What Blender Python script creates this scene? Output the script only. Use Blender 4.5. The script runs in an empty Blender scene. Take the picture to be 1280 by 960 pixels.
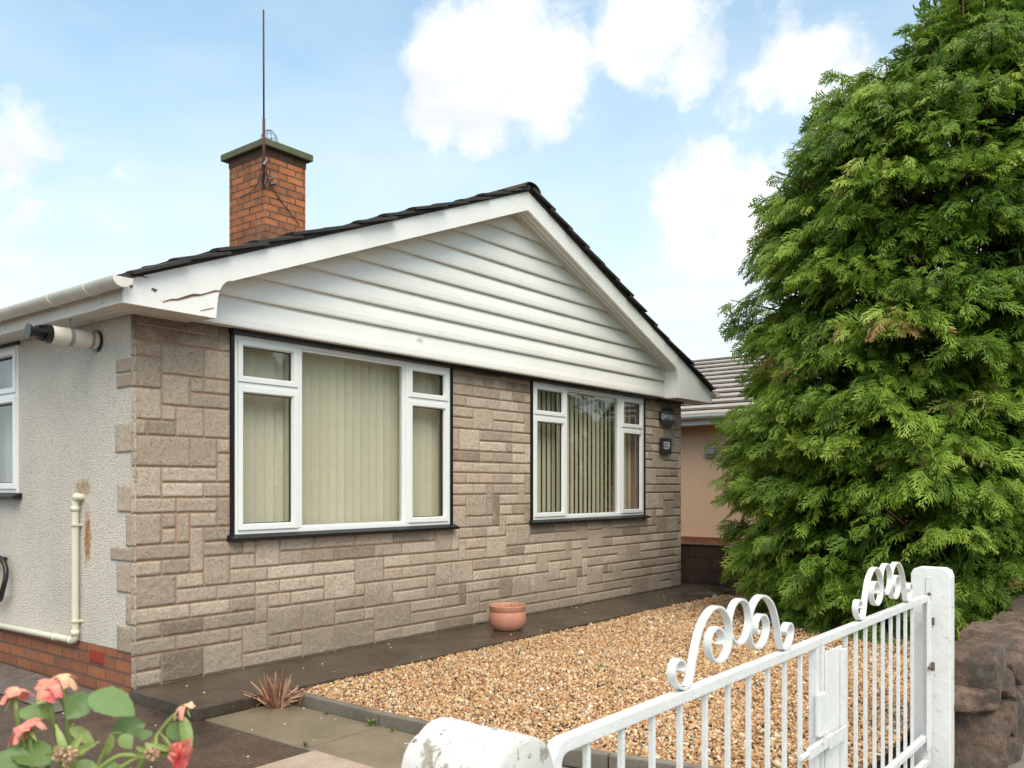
import bpy, bmesh, math, random
import numpy as np
from mathutils import Vector, Matrix, Euler
random.seed(11)
RNG = np.random.default_rng(7)
C = bpy.context.scene.collection
S = bpy.context.scene
# ------------------------------------------------------------------ camera
CAM = Vector((-2.602, -4.853, 1.17)); YAW = 0.6697; F = 1089.6
cd = bpy.data.cameras.new('camera'); cam = bpy.data.objects.new('camera', cd); C.objects.link(cam)
cam.location = CAM; cam.rotation_euler = (math.radians(90), 0, YAW - math.pi/2)
cd.sensor_width = 36; cd.lens = 36*F/1280; cd.shift_y = 129/1280
cd.clip_start = 0.05; cd.clip_end = 3000
cd.dof.use_dof = True; cd.dof.focus_distance = 6.5; cd.dof.aperture_fstop = 7.5
S.camera = cam
S.render.resolution_x = 1024; S.render.resolution_y = 768
S.view_settings.view_transform = 'Standard'; S.view_settings.look = 'None'
S.view_settings.gamma = 1; S.view_settings.use_curve_mapping = False
S.view_settings.exposure = 0.78
SUN_EL, SUN_AZ = math.radians(50), math.radians(216)      # azimuth clockwise from +Y
# ------------------------------------------------------------------ world
W = bpy.data.worlds.new('World'); S.world = W; W.use_nodes = True
nt = W.node_tree; nt.nodes.clear()
def wn(t, **k):
    n = nt.nodes.new(t)
    for a, b in k.items(): setattr(n, a, b)
    return n
def wmath(op, a, b=None, c=None, clamp=False):
    n = wn('ShaderNodeMath', operation=op); n.use_clamp = clamp
    for i, v in enumerate((a, b, c)):
        if v is None: continue
        if isinstance(v, (int, float)): n.inputs[i].default_value = v
        else: nt.links.new(v, n.inputs[i])
    return n.outputs[0]
out = wn('ShaderNodeOutputWorld'); bg = wn('ShaderNodeBackground')
sky = wn('ShaderNodeTexSky', sky_type='NISHITA', sun_disc=False, sun_elevation=SUN_EL, sun_rotation=SUN_AZ)
sky.air_density = 1.0; sky.dust_density = 1.5; sky.ozone_density = 1.6
tc = wn('ShaderNodeTexCoord'); sep = wn('ShaderNodeSeparateXYZ'); nt.links.new(tc.outputs['Generated'], sep.inputs[0])
zz = sep.outputs['Z']
no = wn('ShaderNodeTexNoise'); no.inputs['Scale'].default_value = 9; no.inputs['Detail'].default_value = 7; no.inputs['Roughness'].default_value = .62
nt.links.new(tc.outputs['Generated'], no.inputs['Vector'])
no2 = wn('ShaderNodeTexNoise'); no2.inputs['Scale'].default_value = 3.4; no2.inputs['Detail'].default_value = 6; no2.inputs['Roughness'].default_value = .55
mp = wn('ShaderNodeMapping'); mp.inputs['Scale'].default_value = (1, 1, 2.6); mp.inputs['Location'].default_value = (3.1, 1.7, .4)
nt.links.new(tc.outputs['Generated'], mp.inputs[0]); nt.links.new(mp.outputs[0], no2.inputs['Vector'])
no3 = wn('ShaderNodeTexNoise'); no3.inputs['Scale'].default_value = 7; no3.inputs['Detail'].default_value = 5; no3.inputs['Roughness'].default_value = .5; nt.links.new(mp.outputs[0], no3.inputs['Vector'])
clouds = [((.690,.575,.452), .085, 1.0), ((.735,.520,.425), .092, 1.0), ((.690,.600,.405), .078, .9), ((.655,.62,.44), .05, .8), ((.775,.452,.443), .085, 1.0), ((.808,.405,.43), .06, .85), ((.876,.268,.405), .06, .8),
          ((.857,.306,.416), .072, .9), ((.83,.345,.405), .06, .8), ((.350,.885,.312), .085, .9), ((.438,.844,.315), .035, .5), ((.38,.88,.27), .09, .7),
          ((.850,.425,.305), .085, 1.0), ((.885,.365,.285), .10, 1.0), ((.86,.42,.25), .09, .8)]
mask = None
for (c, r, w) in clouds:
    sb = wn('ShaderNodeVectorMath', operation='SUBTRACT'); nt.links.new(tc.outputs['Generated'], sb.inputs[0]); sb.inputs[1].default_value = c
    sc = wn('ShaderNodeVectorMath', operation='MULTIPLY'); nt.links.new(sb.outputs[0], sc.inputs[0]); sc.inputs[1].default_value = (1, 1, 1.35)
    ln = wn('ShaderNodeVectorMath', operation='LENGTH'); nt.links.new(sc.outputs[0], ln.inputs[0])
    d = wmath('DIVIDE', ln.outputs['Value'], r)
    m = wmath('MULTIPLY', wmath('SUBTRACT', 1.25, d), w)
    mask = m if mask is None else wmath('MAXIMUM', mask, m)
nz = wmath('MULTIPLY', wmath('SUBTRACT', no.outputs['Fac'], .5), 3.0)
cm = wmath('ADD', mask, nz)
mr = wn('ShaderNodeMapRange', interpolation_type='SMOOTHSTEP'); nt.links.new(cm, mr.inputs['Value'])
mr.inputs['From Min'].default_value = -0.15; mr.inputs['From Max'].default_value = 1.05
# thin veil that thickens towards the horizon
hz = wn('ShaderNodeMapRange', interpolation_type='SMOOTHSTEP'); nt.links.new(zz, hz.inputs['Value'])
hz.inputs['From Min'].default_value = .54; hz.inputs['From Max'].default_value = .10
veil = wmath('ADD', wmath('MULTIPLY', hz.outputs[0], .95), wmath('MULTIPLY', wmath('SUBTRACT', no2.outputs['Fac'], .5), 1.1), clamp=True)
veil = wmath('ADD', wmath('MULTIPLY', veil, .72), .18, clamp=True)
# general cloud cover overhead and behind, out of the photographed part of the sky
ov = wn('ShaderNodeMapRange', interpolation_type='SMOOTHSTEP'); nt.links.new(wmath('ADD', zz, wmath('MULTIPLY', nz, .05)), ov.inputs['Value'])
ov.inputs['From Min'].default_value = .56; ov.inputs['From Max'].default_value = .80
cover = wmath('MAXIMUM', wmath('MAXIMUM', mr.outputs[0], veil), ov.outputs[0], clamp=True)
skys = wn('ShaderNodeMix', data_type='RGBA', blend_type='MULTIPLY'); skys.inputs['Factor'].default_value = 1
nt.links.new(sky.outputs[0], skys.inputs['A']); skys.inputs['B'].default_value = (1.05, 1.36, 1.22, 1)
mx = wn('ShaderNodeMix', data_type='RGBA'); nt.links.new(cover, mx.inputs['Factor'])
nt.links.new(skys.outputs['Result'], mx.inputs['A']); cc_ = wn('ShaderNodeMix', data_type='RGBA'); nt.links.new(wmath('MAXIMUM', mr.outputs[0], ov.outputs[0]), cc_.inputs['Factor'])
cc_.inputs['A'].default_value = (4.5, 4.75, 4.9, 1); 
sh_ = wn('ShaderNodeMapRange'); nt.links.new(no3.outputs['Fac'], sh_.inputs['Value']); sh_.inputs['From Min'].default_value = .38; sh_.inputs['From Max'].default_value = .62
cs_ = wn('ShaderNodeMix', data_type='RGBA'); nt.links.new(sh_.outputs[0], cs_.inputs['Factor']); cs_.inputs['A'].default_value = (4.2, 4.4, 4.6, 1); cs_.inputs['B'].default_value = (5.9, 5.8, 5.7, 1)
co_ = wn('ShaderNodeMix', data_type='RGBA'); nt.links.new(ov.outputs[0], co_.inputs['Factor']); nt.links.new(cs_.outputs['Result'], co_.inputs['A']); co_.inputs['B'].default_value = (9.8, 9.2, 8.5, 1)
nt.links.new(co_.outputs['Result'], cc_.inputs['B'])
nt.links.new(cc_.outputs['Result'], mx.inputs['B'])
nt.links.new(mx.outputs['Result'], bg.inputs['Color']); bg.inputs['Strength'].default_value = 0.128
nt.links.new(bg.outputs[0], out.inputs[0])
# ------------------------------------------------------------------ sun (soft, behind thin cloud)
sl = bpy.data.lights.new('sun', 'SUN'); sl.energy = 1.6; sl.angle = math.radians(42); sl.color = (1, .92, .79)
so = bpy.data.objects.new('sun', sl); C.objects.link(so)
sd = Vector((math.sin(SUN_AZ)*math.cos(SUN_EL), math.cos(SUN_AZ)*math.cos(SUN_EL), math.sin(SUN_EL)))
so.rotation_euler = sd.to_track_quat('Z', 'Y').to_euler()

# ------------------------------------------------------------------ materials
def at(u, v, t):
    d = Vector((math.cos(YAW), math.sin(YAW), 0)); r = Vector((math.sin(YAW), -math.cos(YAW), 0)); return CAM + (d + r*((u-640)/F) + Vector((0,0,1))*((609-v)/F))*t
class NT:
    def __init__(s, name):
        s.m = bpy.data.materials.new(name); s.m.use_nodes = True; s.t = s.m.node_tree
        s.b = s.t.nodes['Principled BSDF']
    def n(s, t, **k):
        q = s.t.nodes.new(t)
        for a, b in k.items(): setattr(q, a, b)
        return q
    def l(s, a, b): s.t.links.new(a, b)
    def coord(s, scale=(1,1,1), kind='Object'):
        c = s.n('ShaderNodeTexCoord'); m = s.n('ShaderNodeMapping'); m.inputs['Scale'].default_value = scale
        s.l(c.outputs[kind], m.inputs[0]); return m.outputs[0]
    def noise(s, sc, det=4, rough=.55, vec=None, dist=0):
        q = s.n('ShaderNodeTexNoise'); q.inputs['Scale'].default_value = sc; q.inputs['Detail'].default_value = det
        q.inputs['Roughness'].default_value = rough; q.inputs['Distortion'].default_value = dist
        s.l(vec if vec is not None else s.coord(), q.inputs['Vector']); return q.outputs['Fac']
    def voro(s, sc, feat='F1', vec=None):
        q = s.n('ShaderNodeTexVoronoi', feature=feat); q.inputs['Scale'].default_value = sc
        s.l(vec if vec is not None else s.coord(), q.inputs['Vector']); return q
    def ramp(s, fac, stops):
        r = s.n('ShaderNodeValToRGB'); e = r.color_ramp.elements
        while len(e) < len(stops): e.new(.5)
        for i, (p, c) in enumerate(stops):
            e[i].position = p; e[i].color = (c[0], c[1], c[2], 1) if not isinstance(c, (int, float)) else (c, c, c, 1)
        s.l(fac, r.inputs[0]); return r.outputs[0]
    def mix(s, fac, a, b, mode='MIX'):
        q = s.n('ShaderNodeMix', data_type='RGBA', blend_type=mode)
        for key, v in (('Factor', fac), ('A', a), ('B', b)):
            if hasattr(v, 'links'): s.l(v, q.inputs[key])
            elif key == 'Factor': q.inputs[key].default_value = v
            else: q.inputs[key].default_value = (*v, 1) if not isinstance(v, (int, float)) else (v, v, v, 1)
        return q.outputs['Result']
    def math(s, op, a, b=0, clamp=False):
        q = s.n('ShaderNodeMath', operation=op); q.use_clamp = clamp
        for i, v in enumerate((a, b)):
            if hasattr(v, 'links'): s.l(v, q.inputs[i])
            else: q.inputs[i].default_value = v
        return q.outputs[0]
    def attr(s, name):
        q = s.n('ShaderNodeAttribute'); q.attribute_name = name; return q.outputs['Color'], q.outputs['Fac']
    def pos(s):
        q = s.n('ShaderNodeSeparateXYZ'); c = s.n('ShaderNodeTexCoord'); s.l(c.outputs['Object'], q.inputs[0]); return q.outputs
    def bump(s, h, strength=.5, dist=.01, prev=None):
        q = s.n('ShaderNodeBump'); q.inputs['Strength'].default_value = strength; q.inputs['Distance'].default_value = dist
        s.l(h, q.inputs['Height'])
        if prev is not None: s.l(prev, q.inputs['Normal'])
        s.l(q.outputs[0], s.b.inputs['Normal']); return q.outputs[0]
    def col(s, c):
        if hasattr(c, 'links'): s.l(c, s.b.inputs['Base Color'])
        else: s.b.inputs['Base Color'].default_value = (*c, 1)
    def rough(s, r, spec=None, metal=None):
        if hasattr(r, 'links'): s.l(r, s.b.inputs['Roughness'])
        else: s.b.inputs['Roughness'].default_value = r
        if spec is not None: s.b.inputs['Specular IOR Level'].default_value = spec
        if metal is not None: s.b.inputs['Metallic'].default_value = metal
        return s
def srgb(r, g, b):
    return tuple(((c/255)/12.92 if c/255 <= .04045 else ((c/255+.055)/1.055)**2.4) for c in (r, g, b))

def m_stone():
    k = NT('reconstituted_stone'); c, f = k.attr('tint')
    base = k.ramp(f, [(0, (.38,.28,.215)), (.35, (.64,.495,.385)), (.7, (.82,.65,.51)), (1, (.92,.75,.60))])
    n1 = k.noise(120, 5, .75); base = k.mix(k.math('MULTIPLY', k.ramp(n1, [(.36, 1), (.44, 0)]), .8), base, (.14,.11,.085)); n4 = k.noise(42, 7, .8); base = k.mix(k.math('MULTIPLY', k.ramp(n4, [(.40, 1), (.50, 0)]), .45), base, (.22,.17,.13))
    n2 = k.noise(60, 4, .7); base = k.mix(k.math('MULTIPLY', k.ramp(n2, [(.54, 0), (.62, 1)]), .6), base, (.72,.62,.51))
    n3 = k.noise(1.3, 5, .6); p = k.pos()
    base = k.mix(k.math('MULTIPLY', k.ramp(n3, [(.35, 0), (.7, 1)]), .22), base, (.32,.26,.20))
    lo = k.math('ADD', p['Z'], k.math('MULTIPLY', k.noise(2.5, 5, .65), -.55))          # damp, algae-grey foot
    base = k.mix(k.math('MULTIPLY', k.ramp(lo, [(.0, 1), (.16, 0)]), .38), base, (.20,.165,.115))
    hi = k.math('ADD', p['Z'], k.math('MULTIPLY', k.noise(6, 5, .65), .30))             # stain streaks at the head, partly shade of the cladding put into the colour
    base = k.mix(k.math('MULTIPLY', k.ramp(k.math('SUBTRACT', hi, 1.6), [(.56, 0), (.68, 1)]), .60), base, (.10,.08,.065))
    k.col(base); k.rough(.9, .25)
    k.bump(k.math('ADD', k.noise(48, 8, .82), k.math('MULTIPLY', k.noise(150, 3, .7), .4)), 1.0, .022)
    return k.m
def m_mortar():
    k = NT('red_mortar'); k.col(k.mix(k.noise(8, 5), (.34,.20,.13), (.46,.31,.215))); k.rough(.95, .2)
    k.bump(k.noise(150, 4, .7), .5, .004); return k.m
def m_dash():
    k = NT('pebbledash'); v = k.voro(120); c = k.ramp(v.outputs['Distance'], [(0, (.86,.78,.69)), (.5, (.78,.70,.61)), (.9, (.52,.45,.38))])
    sp = k.noise(75, 4, .7); c = k.mix(k.ramp(sp, [(.60, 0), (.68, .7)]), c, (.27,.24,.205))
    c = k.mix(k.math('MULTIPLY', k.ramp(k.noise(1.6, 5, .6), [(.42, 0), (.75, 1)]), .35), c, (.40,.37,.32))
    p = k.pos()
    # rust runs beside the waste pipe: two small stains with their own shape
    for (yy, z0, ry, rz, w) in ((.565, .86, .05, .20, 1.0), (.73, .88, .04, .17, .6), (.62, 1.17, .12, .06, .75)):
        a = k.math('DIVIDE', k.math('SUBTRACT', p['Y'], yy), ry); b = k.math('DIVIDE', k.math('SUBTRACT', p['Z'], z0), rz)
        d = k.math('ADD', k.math('MULTIPLY', a, a), k.math('MULTIPLY', b, b)); d = k.math('ADD', d, k.math('MULTIPLY', k.math('SUBTRACT', k.noise(28, 5, .7), .5), 3.2))
        c = k.mix(k.math('MULTIPLY', k.ramp(d, [(.1, 1), (1, 0)]), w), c, (.42,.20,.07))
    k.col(c); k.rough(.88, .3)
    h = k.math('ADD', k.ramp(v.outputs['Distance'], [(0, 1), (.75, 0)]), k.noise(60, 5, .7)); k.bump(h, 1.0, .007); return k.m
def m_peach():
    k = NT('peach_render'); v = k.voro(70); c = k.ramp(v.outputs['Distance'], [(0, (.90,.61,.395)), (.9, (.72,.46,.29))])
    c = k.mix(k.math('MULTIPLY', k.noise(1.2, 5), .5), c, (.84,.58,.39)); c = k.mix(k.ramp(k.noise(40, 4, .7), [(.62, 0), (.7, .5)]), c, (.42,.27,.18))
    k.col(c); k.rough(.9, .2)
    k.bump(k.noise(60, 5, .75), .9, .012); return k.m
def brick(name, cols, mortar, bw, bh, ms=.010, vec=None, rot=None, bumpd=.006, dirt=0):
    k = NT(name); c = k.n('ShaderNodeTexCoord'); p = k.n('ShaderNodeSeparateXYZ'); k.l(c.outputs['Object'], p.inputs[0])
    u = k.math('ADD', p.outputs['X'], k.math('MULTIPLY', p.outputs['Y'], -1))
    cb = k.n('ShaderNodeCombineXYZ'); k.l(u, cb.inputs[0]); k.l(p.outputs['Z'], cb.inputs[1])
    b = k.n('ShaderNodeTexBrick'); k.l(cb.outputs[0], b.inputs['Vector'])
    b.inputs['Scale'].default_value = 1; b.inputs['Brick Width'].default_value = bw; b.inputs['Row Height'].default_value = bh
    b.inputs['Mortar Size'].default_value = ms; b.inputs['Mortar Smooth'].default_value = .15
    b.inputs['Color1'].default_value = (*cols[0], 1); b.inputs['Color2'].default_value = (*cols[1], 1); b.inputs['Mortar'].default_value = (*mortar, 1)
    col = k.mix(k.math('MULTIPLY', k.ramp(k.noise(14, 5, .7), [(.35, 0), (.75, 1)]), .38), b.outputs['Color'], cols[2])
    col = k.mix(k.ramp(k.noise(140, 3, .7), [(.6, 0), (.72, .4)]), col, tuple(x*.4 for x in cols[0]))
    if dirt: col = k.mix(k.math('MULTIPLY', k.ramp(k.noise(3, 6, .65), [(.42, 0), (.66, 1)]), dirt), col, (.035,.03,.026))
    k.col(col); k.rough(.85, .3)
    h = k.math('ADD', k.math('MULTIPLY', b.outputs['Fac'], -1.0), k.math('MULTIPLY', k.noise(60, 5, .7), .35)); k.bump(h, .9, bumpd); return k.m
def m_white(name, base=(.80,.79,.765), dirt=.25, rough=.4, flake=False, sc=3):
    k = NT(name); c = k.mix(k.math('MULTIPLY', k.ramp(k.noise(sc, 6, .65), [(.4, 0), (.75, 1)]), dirt), base, tuple(b*.72 for b in (base[0], base[1]*.97, base[2]*.9)))
    if flake:
        th_ = {'w': .585, 'g': .70}.get(name[0], .63)
        n = k.noise(flake, 7, .72, dist=.4); c = k.mix(k.ramp(n, [(th_-.012, 0), (th_+.012, 1)]), c, (.33,.30,.25))
        n2 = k.noise(flake*4, 5, .7); c = k.mix(k.ramp(n2, [(th_+.03, 0), (th_+.05, .9)]), c, (.14,.13,.11))
        k.bump(k.math('ADD', k.ramp(n, [(.62, 1), (.66, 0)]), k.noise(30, 6, .7)), .5, .008)
    else: k.bump(k.noise(35, 5), .08, .004)
    k.col(c); k.rough(rough, .4); return k.m
def m_barge():
    k = NT('bargeboard_paint'); p = k.pos(); n = k.noise(5, 6, .65)
    c = k.mix(k.math('MULTIPLY', k.ramp(n, [(.45, 0), (.8, 1)]), .3), (.85,.835,.81), (.66,.62,.56))
    # flaking near the left foot of the board
    near = k.ramp(p['X'], [(0, 1), (.16, .55), (.30, 0)])
    n2 = k.noise(30, 6, .75, dist=.6); fl = k.math('MULTIPLY', k.ramp(n2, [(.64, 0), (.67, 1)]), near)
    c = k.mix(fl, c, (.20,.12,.08)); k.col(c); k.rough(.45, .4); k.bump(n2, .12, .004); return k.m
def m_flat(name, c, rough=.6, spec=.3, metal=0, var=.15, sc=12, bumps=.1):
    k = NT(name); k.col(k.mix(k.math('MULTIPLY', k.noise(sc, 5), var*2), c, tuple(x*.45 for x in c))); k.rough(rough, spec, metal)
    if bumps: k.bump(k.noise(sc*6, 4), bumps, .004)
    return k.m
def m_glass():
    k = NT('window_glass'); t = k.t; t.nodes.remove(k.b)
    g = k.n('ShaderNodeBsdfGlossy'); g.inputs['Roughness'].default_value = .0; g.inputs['Color'].default_value = (.95,.97,.96,1)
    tr = k.n('ShaderNodeBsdfTransparent'); tr.inputs['Color'].default_value = (.94,.95,.92,1)
    fr = k.n('ShaderNodeFresnel'); fr.inputs['IOR'].default_value = 2.0
    b = k.n('ShaderNodeBump'); b.inputs['Strength'].default_value = .12; b.inputs['Distance'].default_value = .01; k.l(k.noise(1.4, 1), b.inputs['Height'])
    k.l(b.outputs[0], g.inputs['Normal'])
    ge = k.n('ShaderNodeNewGeometry'); q = k.n('ShaderNodeMixShader'); k.l(k.math('MULTIPLY', fr.outputs[0], k.math('SUBTRACT', 1.0, ge.outputs['Backfacing']), True), q.inputs[0]); k.l(tr.outputs[0], q.inputs[1]); k.l(g.outputs[0], q.inputs[2])
    k.l(q.outputs[0], t.nodes['Material Output'].inputs[0]); return k.m
def m_blind(c):
    k = NT('blind_fabric'); v = k.coord((1,1,1)); w = k.noise(160, 2, .5, k.coord((1,1,.15)))
    cc, f = k.attr('tint')
    k.col(k.mix(k.math('MULTIPLY', f, .5), k.mix(w, c, tuple(x*.8 for x in c)), tuple(x*.72 for x in c))); k.rough(.85, .2)
    k.b.inputs['Transmission Weight'].default_value = 0; return k.m
def m_wet(name, a, b, sc=3, gl=(.18,.55), fleck=.25, spk=(.5,.48,.45)):
    k = NT(name); n = k.noise(sc, 7, .65); c = k.mix(k.ramp(n, [(.35, 0), (.68, 1)]), a, b)
    c = k.mix(k.math('MULTIPLY', k.ramp(k.noise(85, 4, .7), [(.6, 0), (.7, 1)]), fleck), c, spk)
    c = k.mix(k.math('MULTIPLY', k.ramp(k.noise(130, 3, .7), [(.36, 1), (.44, 0)]), .5), c, tuple(x*.35 for x in a))
    k.col(c); k.l(k.ramp(k.noise(1.7, 5, .6), [(.38, gl[0]), (.66, gl[1])]), k.b.inputs['Roughness']); k.b.inputs['Specular IOR Level'].default_value = .5
    k.bump(k.math('ADD', k.noise(60, 6, .75), k.math('MULTIPLY', k.noise(6, 3), .8)), .35, .008); return k.m
def m_tint(name, stops, rough=.6, spec=.3, trans=0, noise=0, back=None):
    k = NT(name); c, f = k.attr('tint'); col = k.ramp(f, stops)
    if noise: col = k.mix(k.math('MULTIPLY', k.noise(noise, 3), .45), col, tuple(x*.5 for x in stops[0][1]))
    k.col(col); k.rough(rough, spec)
    if name == 'rose_petal': k.bump(k.noise(160, 5, .7, k.coord((1,1,.3))), .5, .002); col = k.mix(k.math('MULTIPLY', k.ramp(k.noise(55, 5, .7), [(.42, 0), (.62, 1)]), .55), col, (.80,.50,.34)); k.col(col)
    if name == 'rose_leaf': k.bump(k.noise(130, 4, .7), .5, .0015)
    if trans:
        t = k.t; tr = k.n('ShaderNodeBsdfTranslucent'); k.l(col, tr.inputs['Color']); q = k.n('ShaderNodeMixShader'); q.inputs[0].default_value = trans
        k.l(k.b.outputs[0], q.inputs[1]); k.l(tr.outputs[0], q.inputs[2]); k.l(q.outputs[0], t.nodes['Material Output'].inputs[0])
    return k.m
def m_rock():
    k = NT('sandstone_rubble'); c, f = k.attr('tint'); n = k.noise(9, 10, .82)
    a = k.ramp(f, [(0, (.17,.12,.09)), (.5, (.36,.23,.165)), (1, (.56,.36,.26))])
    col = k.mix(k.ramp(n, [(.4, 0), (.6, 1)]), a, (.085,.07,.055))
    col = k.mix(k.math('MULTIPLY', k.ramp(k.noise(9, 7, .75), [(.58, 0), (.7, 1)]), .55), col, (.42,.38,.32))
    col = k.mix(k.math('MULTIPLY', k.ramp(k.noise(5, 5, .7), [(.6, 0), (.72, 1)]), .5), col, (.10,.11,.035))
    k.col(col); k.rough(k.ramp(k.noise(8, 4), [(.4, .35), (.6, .8)]), .5)
    k.bump(k.math('ADD', k.noise(30, 9, .85), k.math('MULTIPLY', k.noise(90, 4, .7), .5)), 1.0, .05); return k.m
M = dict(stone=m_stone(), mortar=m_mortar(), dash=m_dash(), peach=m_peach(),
    plinth=brick('plinth_brick', ((.32,.115,.055),(.20,.075,.045),(.42,.17,.08)), (.10,.07,.055), .225, .0755, .008),
    chimney=brick('chimney_brick', ((.54,.17,.065),(.20,.08,.045),(.62,.27,.12)), (.075,.055,.045), .225, .0755, .009, dirt=.55),
    bwall=brick('dark_red_block', ((.10,.052,.038),(.066,.04,.032),(.13,.066,.045)), (.05,.035,.028), .46, .155, .010, dirt=.6),
    barge=m_barge(), clad=m_white('white_cladding', (.84,.82,.785), .22, .38), upvc=m_white('white_upvc', (.82,.82,.81), .06, .25),
    gutter=m_white('aged_white_gutter', (.74,.70,.62), .6, .4, sc=6), cream=m_white('cream_pipe', (.70,.66,.52), .3, .35), flue=m_white('flue_plastic', (.72,.68,.60), .35, .35),
    gate=m_white('gate_paint', (.74,.74,.73), .3, .3, flake=38, sc=9), post=m_white('post_paint', (.76,.76,.75), .15, .45, flake=16), pillar=m_white('whitewashed_stone', (.60,.59,.57), .5, .8, flake=13),
    black=m_flat('black_paint', (.012,.011,.011), .4, .4), plastic=m_flat('black_plastic', (.012,.012,.014), .3, .5), rust=m_flat('rusty_steel', (.12,.06,.04), .75, .3, .2, .4, 30),
    tile=m_flat('dark_roof_tile', (.060,.053,.048), .8, .3, 0, .5, 9, .8), ntile=m_flat('pale_worn_tile', (.44,.395,.355), .7, .3, 0, .45, 14, .6),
    moss=m_flat('mossy_ridge_tile', (.085,.078,.05), .95, .1, 0, .5, 14, 1), cap=m_flat('mossy_concrete', (.17,.165,.105), .9, .2, 0, .45, 12, .9),
    terra=m_flat('terracotta', (.56,.245,.16), .6, .45, 0, .25, 16, .15), airbrick=m_flat('red_air_brick', (.34,.06,.035), .6, .4, 0, .15, 20),
    path=m_wet('wet_concrete_path', (.038,.028,.020), (.092,.070,.050), 2.2, (.12,.42), .4), drive=m_wet('wet_tarmac_drive', (.034,.022,.017), (.100,.062,.046), 2.8, (.14,.55), .7, (.42,.33,.28)),
    slab=m_wet('paving_slab', (.150,.120,.080), (.225,.180,.122), 2.4, (.25,.7), .2), pale=m_wet('pale_pink_concrete', (.26,.19,.145), (.40,.31,.25), 3.5, (.35,.8), .5, (.62,.55,.48)),
    kerb=m_wet('concrete_kerb', (.12,.10,.075), (.22,.19,.15), 3.5, (.4,.8), .25), strip=m_wet('wet_aggregate', (.10,.095,.085), (.19,.18,.165), 6, (.12,.4), .8, (.75,.73,.70)),
    gbase=m_flat('gravel_bed_soil', (.20,.125,.065), .95, .1, 0, .5, 60, .9), earth=m_flat('bare_earth', (.035,.026,.02), .95, .1, 0, .5, 12, 1),
    asphalt=m_wet('street_asphalt', (.045,.045,.047), (.07,.07,.07), 3), pave=m_wet('street_paving', (.16,.15,.135), (.24,.22,.20), 3), grass=m_flat('grass_ground', (.045,.075,.02), .95, .1, 0, .5, 5, 1),
    glass=m_glass(), blind=m_blind((.82,.74,.63)), blind2=m_blind((.84,.76,.62)), room=m_flat('room_wall', (.22,.21,.17), .9, .1, 0, .1, 2, 0), curtain=m_blind((.55,.57,.60)),
    rock=m_rock(), lead=m_flat('lead_flashing', (.25,.25,.25), .6, .4, .3, .3), signm=m_flat('slate_plaque', (.018,.020,.026), .35, .5, 0, .2, 20), letter=m_flat('white_lettering', (.82,.82,.80), .5, .3, 0, .05, 20, 0),
    grey=m_flat('grey_plastic', (.34,.34,.32), .5, .4), bolt=m_flat('rusty_bolt', (.20,.15,.11), .6, .4, .4, .4, 60), soffit=m_white('soffit_board', (.72,.69,.63), .35, .5),
    wood=m_flat('bare_split_wood', (.22,.10,.06), .9, .1, 0, .4, 30, .5), yellow=m_flat('yellow_hose', (.55,.38,.06), .4, .4),
    bark=m_flat('red_brown_bark', (.16,.085,.055), .9, .1, 0, .4, 14, 1), dry=m_tint('cut_red_stems', [(0, (.13,.055,.035)), (.5, (.28,.13,.075)), (1, (.45,.27,.17))], .7),
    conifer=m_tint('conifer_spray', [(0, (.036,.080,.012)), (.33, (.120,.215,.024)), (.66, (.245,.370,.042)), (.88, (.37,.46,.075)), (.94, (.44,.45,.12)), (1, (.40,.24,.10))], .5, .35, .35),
    pebble=m_tint('gravel_pebble', [(0, (.07,.05,.042)), (.16, (.18,.10,.055)), (.34, (.38,.18,.075)), (.55, (.44,.25,.11)), (.72, (.52,.35,.18)), (.86, (.56,.43,.28)), (.95, (.66,.58,.46)), (.98, (.22,.20,.19)), (1, (.16,.15,.15))], .38, .5),
    leaf=m_tint('rose_leaf', [(0, (.10,.18,.055)), (.5, (.18,.28,.085)), (1, (.36,.42,.12))], .38, .5, .22, 40), stem=m_tint('rose_stem', [(0, (.12,.19,.05)), (1, (.30,.34,.10))], .45, .4, .1),
    petal=m_tint('rose_petal', [(0, (.82,.09,.10)), (.3, (.86,.20,.20)), (.55, (.86,.36,.27)), (.72, (.84,.55,.32)), (.87, (.80,.66,.42)), (1, (.34,.16,.10))], .55, .3, .3),
    weed=m_tint('weed_green', [(0, (.07,.13,.02)), (1, (.20,.26,.05))], .6, .3, .2), chip=m_flat('white_petal_chip', (.62,.60,.54), .7, .2))

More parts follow.
